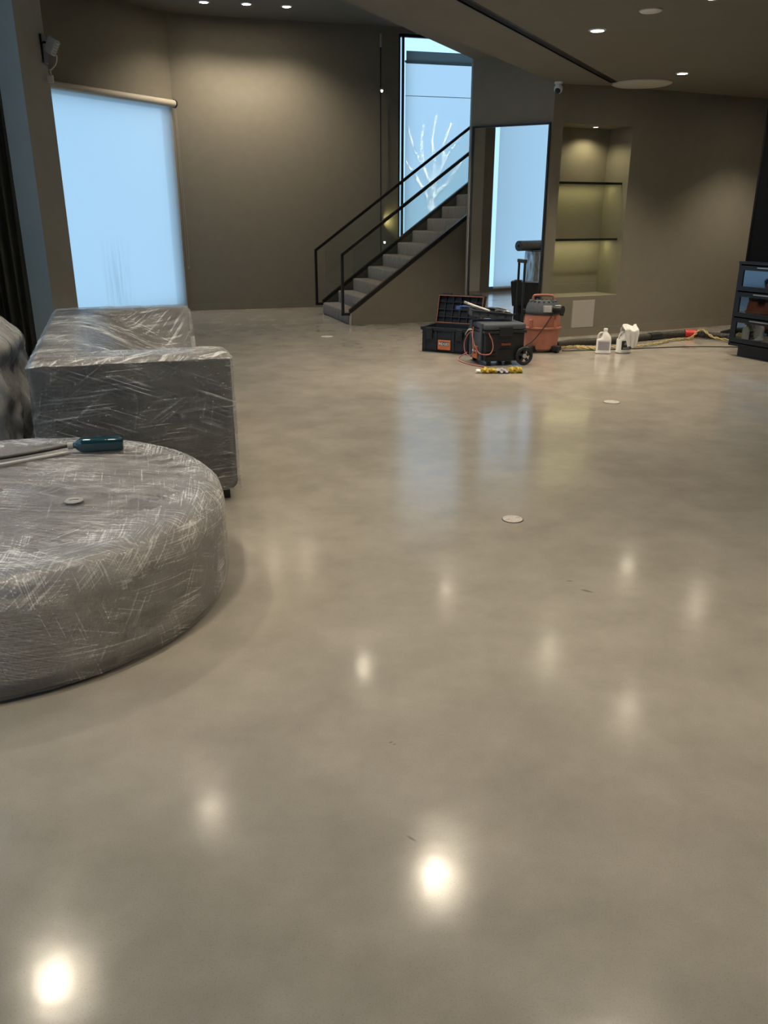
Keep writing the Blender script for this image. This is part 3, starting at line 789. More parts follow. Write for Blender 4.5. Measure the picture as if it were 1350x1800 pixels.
ow = otto_film().build('plastic_wrap', M_film_otto, ot, smooth='all')
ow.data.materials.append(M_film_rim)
ow['label'] = 'wrinkled clear stretch film with white stretch lines and painted glints'

# bottle, squeegee and felt disc on the ottoman
ZT = OT_H + 0.012
bt = thing('bottle', 'teal blue plastic bottle lying on the wrapped round ottoman', 'bottle', (-1.42, 3.915, ZT + 0.036), math.radians(14))
M_teal = bpy.data.materials.new('teal_plastic'); M_teal.use_nodes = True
tb = M_teal.node_tree.nodes['Principled BSDF']
tb.inputs['Base Color'].default_value = (0.008, 0.055, 0.08, 1); tb.inputs['Roughness'].default_value = 0.12; tb.inputs['Transmission Weight'].default_value = 0.35; tb.inputs['Coat Weight'].default_value = 0.5
RX = Matrix.Rotation(math.radians(90), 4, 'Y')
def squarish(mb, prof, n, p=4.0, flat=(1, 1)):
    rings = []
    for r, x in prof:
        ring = []
        for i in range(n):
            t = 2 * math.pi * i / n; c, s_ = math.cos(t), math.sin(t)
            k = (abs(c) ** p + abs(s_) ** p) ** (-1 / p)
            if r < 0.02: k = 1
            ring.append(mb.bm.verts.new((x, r * k * c * flat[0], r * k * s_ * flat[1])))
        rings.append(ring)
    for a, b in zip(rings, rings[1:]):
        for i in range(n): mb.bm.faces.new((a[i], a[(i + 1) % n], b[(i + 1) % n], b[i]))
    mb.bm.faces.new(list(reversed(rings[0]))); mb.bm.faces.new(rings[-1]); return mb
squarish(MB(), [(0.013, -.125), (0.014, -.112), (0.022, -.10), (0.034, -.082), (0.036, -.07), (0.036, .10), (0.035, .112), (0.028, .118)], 28).build('body', M_teal, bt, smooth=50)
MB().cyl((-.145, 0, 0), (-.118, 0, 0), 0.017, 20).build('cap', M_grey, bt, smooth=40)
for k in range(9):
    MB().box(-.055 + k * .013, -.047 + k * .013, -.010 + (k % 2) * .003, .008, .0355, .0375, 0.0006).build('raised_mark', M_teal, bt)
sq = thing('flat_bar', 'pale flat metal bar lying across the ottoman beside the bottle', 'bar', (-1.555, 3.868, ZT + .004), math.radians(180 + 42))
MB().box(0, 0.75, -.013, .013, 0, .010, 0.002).build('strip', mat('pale_metal', (0.55, 0.55, 0.53), 0.35, 0.4), sq)
MB().box(0, 0.75, -.017, -.013, 0, .007).build('rubber_edge', M_dark, sq)
hs = thing('thin_hose', 'dark thin hose running left from the bottle cap', 'hose')
MB().tube(smooth_path([(-1.562, 3.88, ZT + .036), (-1.70, 3.82, ZT + .020), (-1.85, 3.75, ZT + .010), (-2.05, 3.66, ZT + .009), (-2.3, 3.55, ZT + .009)]), 0.009, 8).build('tube', M_hose, hs, smooth='all')
fd = thing('felt_disc', 'small round grey pad lying on the wrapped ottoman', 'pad', (-1.276, 3.16, ZT))
MB().lathe([(0.036, 0), (0.038, 0.003), (0.036, 0.006), (0.0005, 0.007)], 28, cap=True).build('pad', M_grey, fd, smooth=40)
MB().tube([(-.02, -.006, .007), (.0, .002, .0075), (.018, .006, .007)], 0.0012, 5).build('crease', M_dark, fd)

# wrapped tall chair behind the sofa at the frame edge
ch = thing('wrapped_armchair', 'armchair bundled in loose crumpled clear plastic at the left edge', 'armchair', (-2.90, 5.45, 0), math.radians(8))
MB().box(-.42, .38, -.40, .42, 0.12, 0.45, 0.05, 3).build('seat', M_tower, ch, smooth=40)
MB().box(-.42, -.22, -.40, .42, 0.4, 1.02, 0.06, 3).build('backrest', M_tower, ch, smooth=40)
for y0 in (-.42, .24): MB().box(-.40, .36, y0, y0 + .18, 0.12, 0.64, 0.05, 3).build('arm', M_tower, ch, smooth=40)
for x in (-.34, .30):
    for y in (-.34, .34): MB().box(x - .025, x + .025, y - .025, y + .025, 0, .13).build('leg', M_black, ch)
def bag():
    mb = MB(); n = 120; m = 60
    def fn(u, v):
        th = 2 * math.pi * u; c, s_ = math.cos(th), math.sin(th)
        k = (abs(c) ** 5 + abs(s_) ** 5) ** (-1 / 5)
        z = 0.02 + 1.13 * v
        sx = 0.47 - 0.14 * smooth01((v - .35) / .65); cx = -.02 - .10 * smooth01((v - .35) / .65)
        sy = 0.50 - 0.08 * v
        if v > 0.9: q = (v - .9) / .1; sx *= math.sqrt(max(0, 1 - q * q * .98)); sy *= math.sqrt(max(0, 1 - q * q * .98))
        w = noise.noise(Vector((c * 4, s_ * 4, z * 4.5))) * .055 + noise.noise(Vector((c * 14, s_ * 14, z * 6))) * .022 + abs(noise.noise(Vector((c * 8 + z * 5, s_ * 8, z * 3)))) * .04
        bul = 0.10 * math.exp(-((z - .80) / .10) ** 2) * max(0, c) ** 2
        rx = sx * k + w + bul; ry = sy * k + w
        return Vector((cx + rx * c, ry * s_, z + .02 * noise.noise(Vector((c * 5, s_ * 5, z)))))
    mb.grid(fn, n, m, lambda u, v: (u * 3.2, v * 1.15)); return mb
bag().build('plastic_cover', M_film_bag, ch, smooth='all', weld=True)

# paper roll on a wrapped crate (seen in the mirror)
pl = thing('paper_roll', 'grey roll of floor paper lying high, seen reflected in the mirror', 'roll', (-3.56, 6.66, 0.84), math.radians(84))
MB().cyl((-.35, 0, .11), (.35, 0, .11), 0.105, 32).build('roll_body', M_roll, pl, smooth=40)
MB().cyl((.35, 0, .11), (.352, 0, .11), 0.03, 16).build('core', M_dark, pl)
stp = thing('wrapped_stool', 'plastic wrapped stool under the grey paper roll, seen in the mirror', 'stool', (-3.56, 6.45, 0), math.radians(84))
MB().box(-.20, .20, -.17, .17, 0.76, 0.84, 0.02).build('seat', M_tower, stp, smooth=40)
for x in (-.15, .15):
    for y in (-.12, .12): MB().box(x - .02, x + .02, y - .02, y + .02, 0, .77).build('leg', M_black, stp)
mbp = MB()
def stw(u, v):
    th = 2 * math.pi * u; c, s_ = math.cos(th), math.sin(th); k = (abs(c) ** 5 + abs(s_) ** 5) ** (-.2)
    w = noise.noise(Vector((c * 5, s_ * 5, v * 4))) * .02
    return Vector(((.24 * k + w) * c, (.20 * k + w) * s_, .04 + .79 * v))
mbp.grid(stw, 60, 24, lambda u, v: (u * 2, v)); mbp.build('plastic_cover', M_film_bag, stp, smooth='all', weld=True)

# ------------------------------------------------------------------ tools
# open tool box -- local x along its front (left -> right), y away from the viewer
tbx = thing('toolbox', 'open dark blue toolbox with lid raised and orange logo plate', 'toolbox', (0.472, 10.14, 0), math.radians(-28))
TW, TD, TH = 0.62, 0.36, 0.30
mb = MB(); t_ = 0.012
mb.box(0, TW, 0, t_, .012, TH); mb.box(0, TW, TD - t_, TD, .012, TH); mb.box(0, t_, 0, TD, .012, TH); mb.box(TW - t_, TW, 0, TD, .012, TH); mb.box(0, TW, 0, TD, .0, .03)
mb.build('body', M_navy, tbx)
mb = MB(); mb.box(-.018, TW + .018, -.018, .004, TH - .035, TH); mb.box(-.018, TW + .018, TD - .004, TD + .018, TH - .035, TH)
mb.box(-.018, .004, -.018, TD + .018, TH - .035, TH); mb.box(TW - .004, TW + .018, -.018, TD + .018, TH - .035, TH); mb.build('rim', M_navy, tbx)
for x in (0.02, 0.17, 0.40, TW - .05): MB().box(x, x + .03, -.012, .0, .02, TH - .04, 0.003).build('rib', M_navy, tbx)
for x in (0.06, 0.455):
    lt = MB().box(x, x + .085, -.032, -.012, .16, TH - .01, 0.006).build('latch', M_dark, tbx)
    MB().box(x + .015, x + .07, -.038, -.032, .19, TH - .04, 0.003).build('latch_tab', M_dark, lt)
lp = MB().box(.215, .385, -.020, -.0, .035, .155, 0.008).build('logo_plate', M_label_o, tbx)
MB().box(.240, .362, -.0225, -.0195, .083, .135, 0.002).build('logo_backing', M_dark, lp)
MX = Matrix.Translation((.301, -.0228, .110)) @ Matrix.Rotation(math.radians(90), 4, 'X')
text_mesh('logo_text', 'RIDGID', 0.040, M_whitepaint, lp, MX, bold=0.0012)
MB().box(.246, .356, -.0236, -.0222, .0865, .0905).build('logo_underline', M_whitepaint, lp)
# lid standing open behind: slightly tilted back
ML = Matrix.Translation((0.0, TD + .012, TH)) @ Matrix.Rotation(math.radians(-14), 4, 'X')
mb = MB(); LH = 0.36
mb.box(0, TW, 0.045, .06, 0, LH, M=ML)
mb.box(0, TW, 0, .05, 0, .014, M=ML); mb.box(0, TW, 0, .05, LH - .014, LH, M=ML); mb.box(0, .014, 0, .05, 0, LH, M=ML); mb.box(TW - .014, TW, 0, .05, 0, LH, M=ML)
ld = mb.build('lid', M_navy, tbx)
mb = MB()
for a in ((.0, TW, -.006, .002, LH - .02, LH - .008), (.0, TW, -.006, .002, .008, .02), (.008, .020, -.006, .002, .01, LH - .01), (TW - .02, TW - .008, -.006, .002, .01, LH - .01)): mb.box(*a, M=ML)
mb.build('seal', mat('brown_seal', (0.20, 0.075, 0.045), 0.6), ld)
for k in range(1, 6): MB().box(TW * k / 6 - .005, TW * k / 6 + .005, .015, .045, .014, LH - .014, M=ML).build('divider', M_navy, ld)
for k in range(1, 4): MB().box(.014, TW - .014, .018, .045, LH * k / 4 - .005, LH * k / 4 + .005, M=ML).build('divider', M_navy, ld)
for x in (.05, TW - .17): MB().box(x, x + .12, .01, .05, LH, LH + .022, 0.005, M=ML).build('catch', M_dark, ld)
MB().box(TW * .40, TW * .52, .02, .05, LH * .52, LH * .64, M=ML).build('blue_packet', mat('blue_card', (0.03, 0.10, 0.30), 0.6), ld)

# rolling tool cart -- local x along the black wheel side, y away
ca_ = thing('tool_cart', 'black rolling tool cart with telescopic handle and spoked wheels', 'tool cart', (1.105, 9.04, 0), math.radians(15))
CW, CD, CH = 0.50, 0.52, 0.43
MB().box(.015, CW - .02, .012, CD - .01, 0.05, CH - .07, 0.012).build('body', M_dark, ca_)
MB().box(0, CW, 0, CD, CH - .075, CH - .045, 0.006).build('rim', M_dark, ca_)
MB().box(.006, CW - .006, .006, CD - .006, CH - .045, CH + .03, 0.025, 3).build('lid', M_slate, ca_, smooth=40)
for y in (.08, CD - .14): MB().box(-.012, .05, y, y + .06, .05, CH + .034, 0.008).build('corner_strap', M_slate, ca_)
MB().box(-.004, .02, .10, CD - .10, .05, CH - .08, 0.004).build('front_panel', M_slate, ca_)
MB().box(.17, .33, -.012, .004, CH - .10, CH + .0, 0.008).build('side_latch', M_dark, ca_)
MB().box(.20, .31, -.014, -.004 + .02, .225, .245, 0.003).build('side_badge', mat('dim_red_plate', (0.16, 0.03, 0.02), 0.5), ca_)
for z in (.09, .13, .165): MB().box(.03, .14, -.004, .014, z, z + .012).build('side_rib', M_dark, ca_)
for z in (.17, .05): MB().box(.18, .33, -.002, .014, z, z + .010).build('side_rib', M_dark, ca_)
lp2 = MB().box(-.022, -.002, .17, .31, .06, .20, 0.005).build('logo_plate', M_label_o, ca_)
MB().box(-.024, -.021, .19, .295, .115, .17).build('logo_backing', M_dark, lp2)
MX = Matrix.Translation((-.0245, .2425, .1425)) @ Matrix.Rotation(math.radians(-90), 4, 'Z') @ Matrix.Rotation(math.radians(90), 4, 'X')
text_mesh('logo_text', 'RIDGID', 0.033, M_whitepaint, lp2, MX, bold=0.001)
for yw in (-.045, CD + .005):
    Mw = Matrix.Translation((CW - .03, yw + .02, .105)) @ Matrix.Rotation(math.radians(90), 4, 'X')
    tyre = MB()
    tp = [(CW - .03 + .085 * math.cos(2 * math.pi * k / 40), yw + .02, .105 + .085 * math.sin(2 * math.pi * k / 40)) for k in range(40)]
    tyre.tube(tp, 0.020, 10, closed=True); wo = tyre.build('wheel', M_dark, ca_, smooth='all')
    MB().lathe([(0.024, -.022), (0.024, .022)], 16, Mw).build('hub', M_grey, wo, smooth=40)
    for k in range(5):
        a = 2 * math.pi * k / 5 + .3
        MB().box(.015, .075, -.014, .014, -.010, .010, M=Mw @ Matrix.Rotation(a, 4, 'Z')).build('spoke', M_dark, wo)
for x in (.05,):
    for y in (.05, CD - .05): MB().box(x, x + .05, y - .02, y + .02, 0, .06, 0.006).build('foot', M_dark, ca_)
for y in (.17, .325):
    MB().box(CW - .01, CW + .022, y - .016, y + .016, .10, CH + .10, 0.004).build('handle_sleeve', M_dark, ca_)
    MB().box(CW - .005, CW + .017, y - .011, y + .011, CH + .08, 1.10, 0.003).build('handle_tube', M_dark, ca_)
MB().box(CW - .012, CW + .024, .145, .35, 1.085, 1.125, 0.010).build('handle_grip', M_dark, ca_)

# tool tray lying tilted on the cart
tr_ = thing('tool_tray', 'dark tray heaped with hand tools tilted on top of the cart', 'tool tray', (0.98, 9.36, CH + .034), math.radians(4))
tr_.rotation_euler = (0, math.radians(6), math.radians(4))
mb = MB(); a, b, d = 0.46, 0.26, 0.075
mb.box(0, a, 0, b, 0, .01); mb.box(0, a, 0, .01, 0, d); mb.box(0, a, b - .01, b, 0, d); mb.box(0, .01, 0, b, 0, d); mb.box(a - .01, a, 0, b, 0, d)
mb.build('tray', M_slate, tr_); MB().box(-.015, a + .03, -.012, .0, d - .016, d, 0.003).build('tray_lip', M_navy, tr_)
for k in range(4): MB().box(.07 + k * .10, .09 + k * .10, -.006, .002, .025, .045).build('slot_mark', M_dark, tr_)
tr_.location = (0.985, 9.30, CH + .085)
random.seed(4)
def tool(name, lab, pts, r, m, grip=None):
    t = thing(name, lab, 'hand tool', group='hand tools in the tray on the cart'); t.parent = None
    t.matrix_world = tr_m
    MB().tube(smooth_path(pts, 6), r, 8).build('shaft', m, t, smooth='all')
    if grip: MB().cyl(grip[0], grip[1], grip[2], 10).build('grip', grip[3], t, smooth=40)
    return t
tr_m = Matrix.Translation(tr_.location) @ tr_.rotation_euler.to_matrix().to_4x4()
tool('putty_knife', 'tool with a pale handle sticking out of the tray', [(.20, .04, .075), (.02, .05, .115), (-.06, .055, .135)], .013, M_whitepaint, ((-.06, .055, .135), (-.10, .058, .145), .015, M_grey))
tool('blue_scraper', 'thin blue handled scraper poking out left of the tray', [(.06, .10, .085), (-.06, .11, .095), (-.14, .115, .085)], .007, mat('blue_plastic', (.02, .08, .30), .4), ((-.02, .107, .092), (.05, .10, .086), .009, M_dark))
tool('pliers', 'black handled pliers lying in the middle of the tray', [(.14, .10, .085), (.24, .12, .10), (.34, .10, .082)], .016, M_dark, ((.30, .14, .085), (.20, .16, .09), .014, M_dark))
tool('chisel', 'dark handled chisel lying across the tray end', [(.22, .20, .085), (.32, .17, .098), (.42, .19, .085)], .014, M_dark, ((.36, .06, .085), (.42, .10, .09), .013, M_grey))
tool('wrench', 'grey steel wrench showing above the tray rim', [(.26, .05, .085), (.34, .07, .095), (.43, .055, .082)], .010, M_steel)

# salmon cord hanging on the cart
cd = thing('power_cord', 'salmon orange power cord looped over the cart front', 'cord'); cd.matrix_world = Matrix.Translation((1.105, 9.04, 0)) @ Matrix.Rotation(math.radians(15), 4, 'Z')
MB().tube(smooth_path([(-.02, .30, .40), (-.035, .28, .30), (-.04, .24, .20), (-.035, .22, .13), (-.05, .30, .08), (-.07, .40, .10), (-.07, .44, .20), (-.05, .38, .31), (-.03, .31, .345)], 10), 0.006, 6).build('loop', M_cord_o, cd, smooth='all')
MB().tube(smooth_path([(-.03, .31, .35), (-.04, .26, .28), (-.03, .16, .17), (-.02, .05, .135), (.05, -.03, .14), (.09, -.03, .20), (.08, -.03, .28), (.055, -.02, .335), (.04, -.02, .37)], 10), 0.006, 6).build('loop', M_cord_o, cd, smooth='all')
MB().tube(smooth_path([(-.05, .40, .10), (-.10, .50, .03), (-.14, .42, .009), (-.12, .20, .009), (-.05, .03, .009), (.0, -.06, .009)], 10), 0.006, 6).build('loop', M_cord_o, cd, smooth='all')
MB().tube(smooth_path([(-.03, .30, .37), (-.05, .37, .36), (-.06, .43, .31), (-.05, .45, .29)], 8), 0.008, 6).build('plug_end', M_rope_g, cd, smooth='all')

# yellow bag in front of the cart
yb = thing('yellow_wrapper', 'crumpled yellow and grey plastic wrapper on the floor before the cart', 'wrapper', (1.235, 8.66, 0), math.radians(1))
def crumple(name, x0, x1, h, w, m, seed):
    mb = MB()
    def fn(u, v):
        x = x0 + (x1 - x0) * u; th = 2 * math.pi * v
        e = math.sin(math.pi * min(1, max(0, u))) ** .25
        k = 1 + .75 * noise.noise(Vector((x * 34 + seed, math.cos(th) * 2, math.sin(th) * 2)))
        return Vector((x, w * k * math.cos(th) * (0.55 + .45 * e), max(0.001, h * (1 + k * math.sin(th)) * .5 * (.5 + .5 * e))))
    mb.grid(fn, 20, 9); return mb.build(name, m, yb, weld=True)
crumple('yellow_left', -.21, -.03, .055, .035, M_yellow, 1)
crumple('grey_middle', -.05, .10, .05, .04, mat('lilac_foil', (.30, .28, .30), .35), 5)
crumple('yellow_right', .07, .24, .065, .035, M_yellow, 9)
crumple('white_tip', -.26, -.19, .04, .022, M_whitepaint, 12)

# wet/dry vacuum
vc = thing('shop_vacuum', 'orange wet and dry vacuum with dark grey motor head', 'vacuum', (1.935, 10.17, 0), math.radians(-6))
MB().lathe([(0.185, .035), (0.20, .05), (0.215, .20), (0.232, .285), (0.238, .29), (0.238, .305), (0.228, .31), (0.222, .40), (0.205, .455), (0.205, .465)], 48).build('drum', M_orange, vc, smooth=30)
MB().lathe([(0.241, .283), (0.246, .290), (0.246, .304), (0.241, .31)], 48, cap=False).build('drum_band', M_orange, vc, smooth=30)
MB().lathe([(0.212, .462), (0.214, .475), (0.206, .50), (0.185, .565), (0.165, .592), (0.14, .60)], 40).build('motor_head', M_slate, vc, smooth=35)
MB().lathe([(0.216, .455), (0.220, .465), (0.216, .478)], 40, cap=False).build('head_rim', M_dark, vc, smooth=30)
for k in range(16):
    a = 2 * math.pi * k / 16
    MB().box(.135, .168, -.012, .012, .585, .612, .005, M=Matrix.Rotation(a, 4, 'Z')).build('vent_rib', M_slate, vc)
mb = MB(); mb.tube(smooth_path([(-.125, -.02, .595), (-.118, -.02, .645), (-.09, -.02, .668), (.09, -.02, .668), (.118, -.02, .645), (.125, -.02, .595)], 6), .016, 10); mb.build('carry_handle', M_orange, vc, smooth='all')
for x in (-.125, .125): MB().box(x - .035, x + .035, -.05, .01, .575, .615, .01).build('handle_block', M_slate, vc)
MB().box(-.03, .075, -.213, -.185, .485, .565, .006, M=Matrix.Rotation(math.radians(6), 4, 'Z')).build('rating_plate', M_grey, vc)
lbp = MB().box(-.018, .06, -.216, -.210, .492, .558, M=Matrix.Rotation(math.radians(6), 4, 'Z')).build('label_sticker', M_paper, vc)
for k in range(5): MB().box(-.012, .05, -.217, -.2155, .50 + k * .011, .5035 + k * .011, M=Matrix.Rotation(math.radians(6), 4, 'Z')).build('print_line', M_ink, lbp)
MB().box(.085, .15, -.19, -.16, .535, .565, .004, M=Matrix.Rotation(math.radians(20), 4, 'Z')).build('logo_plate', M_paper, vc)
pt = MB().cyl((.12, -.14, .515), (.205, -.215, .515), .045, 24).build('hose_port', M_dark, vc, smooth=40)
MB().cyl((.20, -.212, .515), (.218, -.226, .515), .052, 24).build('port_ring', M_dark, pt, smooth=40)
for sx in (-1, 1):
    MB().box(sx * .235 - .02, sx * .235 + .02, -.05, .05, .43, .50, .008).build('clamp', M_dark, vc)
    MB().box(-.165 if sx < 0 else .125, -.125 if sx < 0 else .165, -.205, -.165, .30, .40, .01).build('drum_boss', M_orange, vc)
for a in (-125, -40, 50, 140):
    M_ = Matrix.Rotation(math.radians(a), 4, 'Z')
    c_ = MB().box(.16, .285, -.05, .05, .025, .085, .018, M=M_).build('caster_foot', M_dark, vc)
    MB().cyl(M_ @ Vector((.245, -.022, .024)), M_ @ Vector((.245, .022, .024)), .024, 16).build('caster_wheel', M_dark, c_, smooth=40)
MB().tube(smooth_path([(.11, -.19, .47), (.05, -.235, .38), (-.03, -.26, .26), (-.12, -.27, .15), (-.19, -.26, .10), (-.215, -.25, .05), (-.23, -.24, .012)], 8), .006, 6).build('power_cord', M_dark, vc, smooth='all')

# hose, adapter, twisted cables along the niche wall
vh = thing('vacuum_hose', 'fat black vacuum hose with a red coupling along the wall', 'hose')
hp = smooth_path([(2.16, 10.30, .05), (2.45, 10.55, .047), (2.9, 10.68, .047), (3.45, 11.0, .047), (3.95, 11.27, .049), (4.2, 11.30, .055), (4.45, 11.15, .05), (4.75, 10.92, .047), (5.1, 10.75, .047)], 40)
mb = MB(); n_ = len(hp); mb.tube(hp, lambda t: .044 + .0025 * math.sin(t * n_ * 1.3), 14); mb.build('hose_tube', M_hose, vh, smooth='all')
rc = MB(); i0 = int(n_ * 5 / 8) - 14; rc.tube(hp[i0:i0 + 26], .054, 16); rc.build('coupling', M_red, vh, smooth=50)
cf = MB(); cf.tube(hp[int(n_ * .40):int(n_ * .40) + 14], .051, 16); cf.build('cuff', M_dark, vh, smooth=50)
yc_ = thing('yellow_cable', 'twisted yellow and pale extension cable on the floor behind the jugs', 'cable')
path = smooth_path([(2.22, 10.28, .012), (2.5, 10.36, .012), (2.62, 10.18, .012), (2.42, 10.28, .014), (2.75, 10.32, .012), (3.1, 10.35, .012), (3.5, 10.6, .012), (3.85, 10.95, .012), (4.13, 11.10, .014), (4.30, 11.20, .11), (4.42, 11.02, .03), (4.62, 10.75, .03), (4.70, 10.70, .06), (4.85, 10.55, .02), (5.1, 10.5, .012)], 24)
for ph, m_ in ((0, M_rope_y), (math.pi, M_rope_g)):
    pts = []
    for i, p in enumerate(path):
        a = i * .42 + ph; q = path[min(i + 1, len(path) - 1)] - path[max(i - 1, 0)]; sd = Vector((-q.y, q.x, 0)).normalized()
        pts.append(p + sd * .012 * math.cos(a) + Vector((0, 0, .010 * (1 + math.sin(a)))))
    MB().tube(pts, .0075, 6).build('strand', m_, yc_, smooth='all')
bc = thing('black_cable', 'thin black cable on the floor running towards the cabinet', 'cable')
MB().tube(smooth_path([(2.2, 10.12, .007), (2.7, 10.20, .007), (3.3, 10.33, .007), (3.9, 10.45, .007), (4.5, 10.42, .007), (5.0, 10.3, .007)], 14), .0065, 6).build('strand', M_dark, bc, smooth='all')
tp_ = thing('tangled_cord', 'small black cord end curled beside the cabinet foot', 'cord')
MB().tube(smooth_path([(4.62, 11.30, .06), (4.72, 11.15, .12), (4.84, 11.05, .16), (4.95, 11.0, .18)], 8), .03, 8).build('grip', M_dark, tp_, smooth='all')
MB().tube(smooth_path([(4.50, 11.05, .01), (4.58, 11.0, .07), (4.72, 10.98, .075), (4.9, 10.95, .06)], 8), .007, 6).build('lead', M_dark, tp_, smooth='all')

# jugs
def jug(loc, rz, label, capm, lab_m, front):
    j = thing('jug', label, 'jug', loc, rz, 'white plastic jugs near the niche wall')
    mb = MB(); rings = []; n = 32
    for hx, hy, z, cx in ((.083, .055, .0, 0), (.092, .062, .008, 0), (.092, .062, .022, 0), (.086, .058, .028, 0), (.086, .058, .160, 0), (.083, .057, .168, .002), (.064, .053, .178, .020), (.056, .050, .20, .023), (.044, .044, .222, .020), (.032, .034, .242, .014), (.023, .023, .258, .010), (.021, .021, .262, .010), (.021, .021, .272, .010)):
        ring = []
        for i in range(n):
            t = 2 * math.pi * i / n; c, s_ = math.cos(t), math.sin(t); p = 4 if hx > .06 else 2.4
            k = (abs(c) ** p + abs(s_) ** p) ** (-1 / p)
            ring.append(mb.bm.verts.new((hx * k * c + cx, hy * k * s_, z)))
        rings.append(ring)
    for a, b in zip(rings, rings[1:]):
        for i in range(n): mb.bm.faces.new((a[i], a[(i + 1) % n], b[(i + 1) % n], b[i]))
    mb.bm.faces.new(list(reversed(rings[0]))); mb.bm.faces.new(rings[-1])
    mb.build('body', M_white, j, smooth=45)
    MB().tube(smooth_path([(-.004, 0, .248), (-.034, 0, .246), (-.056, 0, .234), (-.070, 0, .205), (-.075, 0, .175), (-.074, 0, .155)], 6), .011, 10).build('handle', M_white, j, smooth='all')
    MB().lathe([(.0245, 0), (.0245, .026), (.022, .030)], 20, Matrix.Translation((.010, 0, .268))).build('cap', capm, j, smooth=40)
    lb = MB().box(-.066, .066, -.0605, -.0575, .045, .15).build('label_sheet', lab_m, j)
    if front:
        for k in range(5): MB().box(-.058, .05 - .02 * (k % 2), -.0615, -.0605, .06 + k * .017, .064 + k * .017).build('print_line', M_ink, lb)
    else:
        MB().box(-.030, .030, -.0615, -.0605, .10, .13).build('print_block', M_ink, lb)
        MB().box(-.045, .045, -.0615, -.0605, .055, .070).build('print_line', M_ink, lb)
    return j
jug((2.665, 9.97, 0), math.radians(-12), 'white gallon jug with white cap and grey back label', M_white, mat('lilac_label', (.40, .38, .41), .6), True)
jug((2.925, 10.02, 0), math.radians(16), 'white gallon jug with dark cap under the white rag', M_dark, mat('black_label', (.02, .02, .02), .5), False)
# rag draped over the second jug
rg = MB()
def ragf(u, v):
    x = -.075 + .15 * u; y = 0
    s = v * .36 - .10
    if s < 0: z = .325 + s * .9; yy = .055
    else: z = .325 - s * .92; yy = -.050 - .035 * smooth01(s / .05)
    fold = .016 * math.sin(u * 15 + v * 2.5) + .008 * noise.noise(Vector((u * 5, v * 5, 2)))
    top = smooth01(1 - abs(s) / .05)
    yy = yy * (1 - top); z += .012 * top
    sc = 1 - .25 * smooth01((v - .55) / .45) + .10 * math.sin(v * 4)
    return Vector(((x * sc) + .02 * v, yy + fold * (1 if s > -.02 else .4) - .004, z + .012 * math.sin(u * 7)))
rg.grid(ragf, 30, 36)
rag = rg.build('rag', M_rag, None, smooth='all', loc=(2.955, 9.985, 0), rz=math.radians(8), normals=False)
sm = rag.modifiers.new('thickness', 'SOLIDIFY'); sm.thickness = 0.007; sm.offset = 0
tag(rag, 'crumpled white terry rag draped over the dark capped jug', 'rag')

# floor cover plates
def cover(x, y, r, label):
    c = thing('floor_cover', label, 'cover', (x, y, 0), 0, 'round floor box covers')
    MB().lathe([(r, 0.0), (r, 0.0015), (r * .93, 0.002)], 40).build('gap_ring', M_dark, c)
    MB().lathe([(r * .93, 0.0), (r * .93, 0.004), (r * .90, 0.005), (r * .62, 0.005), (r * .60, 0.004), (r * .57, 0.005), (0.001, 0.005)], 40, cap=False).build('plate', M_concrete_cap, c, smooth=30)
    for a in (0.5, 3.7):
        MB().box(r * .35, r * .8, -r * .04, r * .04, .0045, .006, M=Matrix.Rotation(a, 4, 'Z')).build('finger_slot', M_grey, c)
    return c
cover(0.716, 4.239, 0.060, 'round pale floor cover plate nearest the viewer, right of centre')
cover(2.054, 7.233, 0.075, 'round pale floor cover plate farther off, toward the jugs')
cover(-0.785, 11.378, 0.09, 'round pale floor cover plate near the foot of the stairs')

# display cabinet on the right
cb = thing('display_cabinet', 'black cabinet with glass fronted drawers and tall dark hutch at the right edge', 'cabinet', (4.13, 9.86, 0), math.atan2(-0.911, 0.413))
# local x runs towards the viewer along the front, local -y is the front side
BD, BL = 0.5, 1.9
M_cab = speckled('black_lacquer', (0.010, 0.012, 0.016), (0.015, 0.017, 0.022), 30, 0.35)
def fy(y): return y
MB().box(.10, BL, .06, BD, 0, .12).build('plinth', M_cab, cb)
mb = MB(); mb.box(0, .03, 0, BD, .12, 1.07); mb.box(BL - .03, BL, 0, BD, .12, 1.07); mb.box(0, BL, BD - .02, BD, .12, 1.07); mb.box(0, BL, 0, BD, .12, .15); mb.box(0, BL, -.01, BD, 1.05, 1.08); mb.build('carcass', M_cab, cb)
for r_ in range(3):
    z0 = .165 + r_ * .295; z1 = z0 + .28
    for x0, x1 in ((.035, .94), (.96, BL - .035)):
        mb = MB(); w = .05
        mb.box(x0, x1, -.012, .01, z0, z0 + w); mb.box(x0, x1, -.012, .01, z1 - w, z1); mb.box(x0, x0 + w, -.012, .01, z0 + w, z1 - w); mb.box(x1 - w, x1, -.012, .01, z0 + w, z1 - w)
        dr = mb.build('drawer', M_cab, cb)
        MB().box(x0 + w, x1 - w, -.002, .004, z0 + w, z1 - w).build('glass_front', M_drawerglass, dr)
        MB().box((x0 + x1) / 2 - .20, (x0 + x1) / 2 + .20, -.035, -.022, z1 - .022, z1 - .010, .003).build('handle', M_steel, dr)
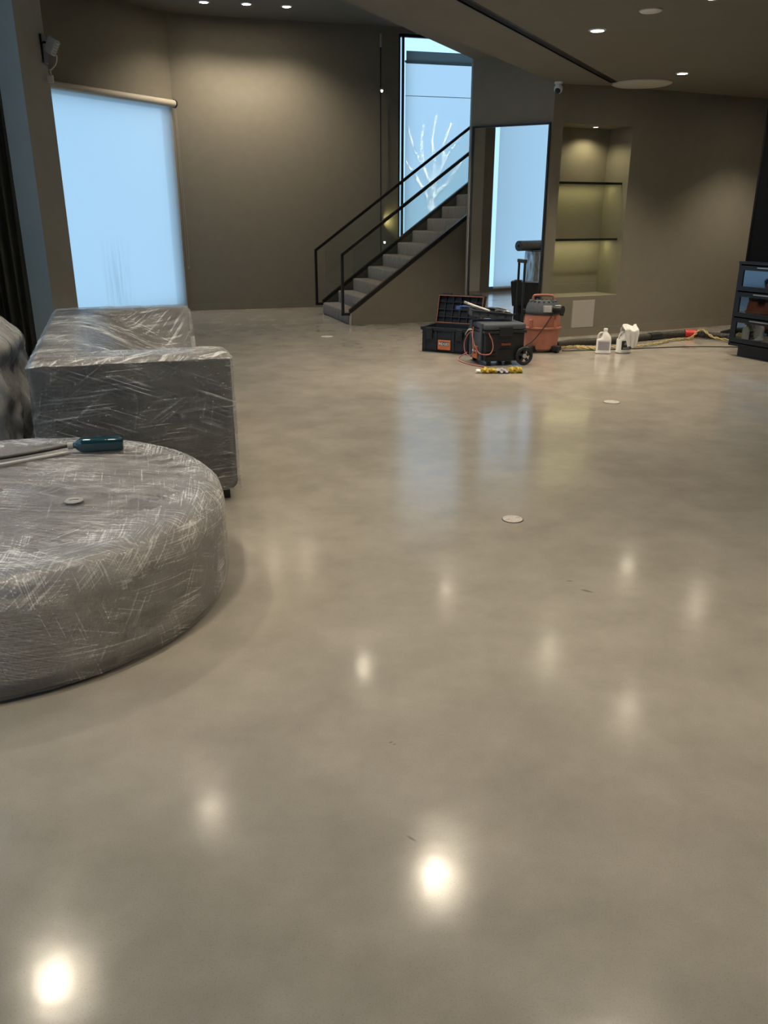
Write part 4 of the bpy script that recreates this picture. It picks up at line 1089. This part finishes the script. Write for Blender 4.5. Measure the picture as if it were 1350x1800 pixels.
mb = MB(); mb.box(.03, .055, .05, BD, 1.08, 2.75); mb.box(BL - .05, BL - .02, .05, BD, 1.08, 2.75); mb.box(.03, BL - .02, BD - .03, BD, 1.08, 2.75); mb.box(.03, BL - .02, .05, BD, 2.72, 2.75); mb.build('hutch', mat('matt_black', (.004, .004, .004), .8, spec=.1), cb)
for z in (1.62, 2.16): MB().box(.055, BL - .05, .08, BD - .03, z, z + .025).build('hutch_shelf', bpy.data.materials['matt_black'], cb)
MB().box(.055, BL - .05, .055, .075, 1.08, 2.72).build('hutch_door', mat('black_glass', (.002, .002, .002), .5, spec=.1), cb)

# ------------------------------------------------------------------ outside the stair window
pv = MB(); pv.box(-3, 7, 17.2, 24, -0.25, -0.05)
struct(pv.build('floor_pavement', speckled('street_paving', (0.10, 0.10, 0.10), (0.14, 0.14, 0.14), 3, 0.9)))
tree = thing('tree', 'pale bare branched tree showing faintly through the stair blind', 'tree', (1.16, 20.9, -0.05))
tree.scale = (1.18, 1.18, 1.12)
M_bark = speckled('pale_bark', (0.80, 0.78, 0.72), (0.88, 0.86, 0.80), 9, 0.9)
def limb(name, pts, r0, r1): MB().tube(smooth_path(pts, 6), lambda t: r0 + (r1 - r0) * t, 8).build(name, M_bark, tree, smooth='all')
limb('trunk', [(0, 0, 0), (.02, 0, .8), (-.02, 0, 1.5), (.0, 0, 2.0)], .11, .075)
for pts in ([(0, 0, 1.9), (-.15, .05, 2.3), (-.38, .1, 2.75), (-.50, .1, 3.15)], [(0, 0, 1.9), (.14, -.05, 2.3), (.30, -.1, 2.65), (.62, -.1, 3.05)], [(0, 0, 2.0), (.03, .1, 2.5), (-.02, .1, 2.9), (.06, .1, 3.4)],
            [(-.2, .06, 2.4), (-.24, .0, 2.8), (-.20, 0, 3.2)], [(.2, -.06, 2.45), (.22, 0, 2.85), (.36, 0, 3.25)], [(-.05, 0, 1.7), (-.35, 0, 2.2), (-.55, 0, 2.5)], [(.03, 0, 1.8), (.34, .1, 2.15), (.58, .1, 2.5)]):
    limb('branch', pts, .05, .018)
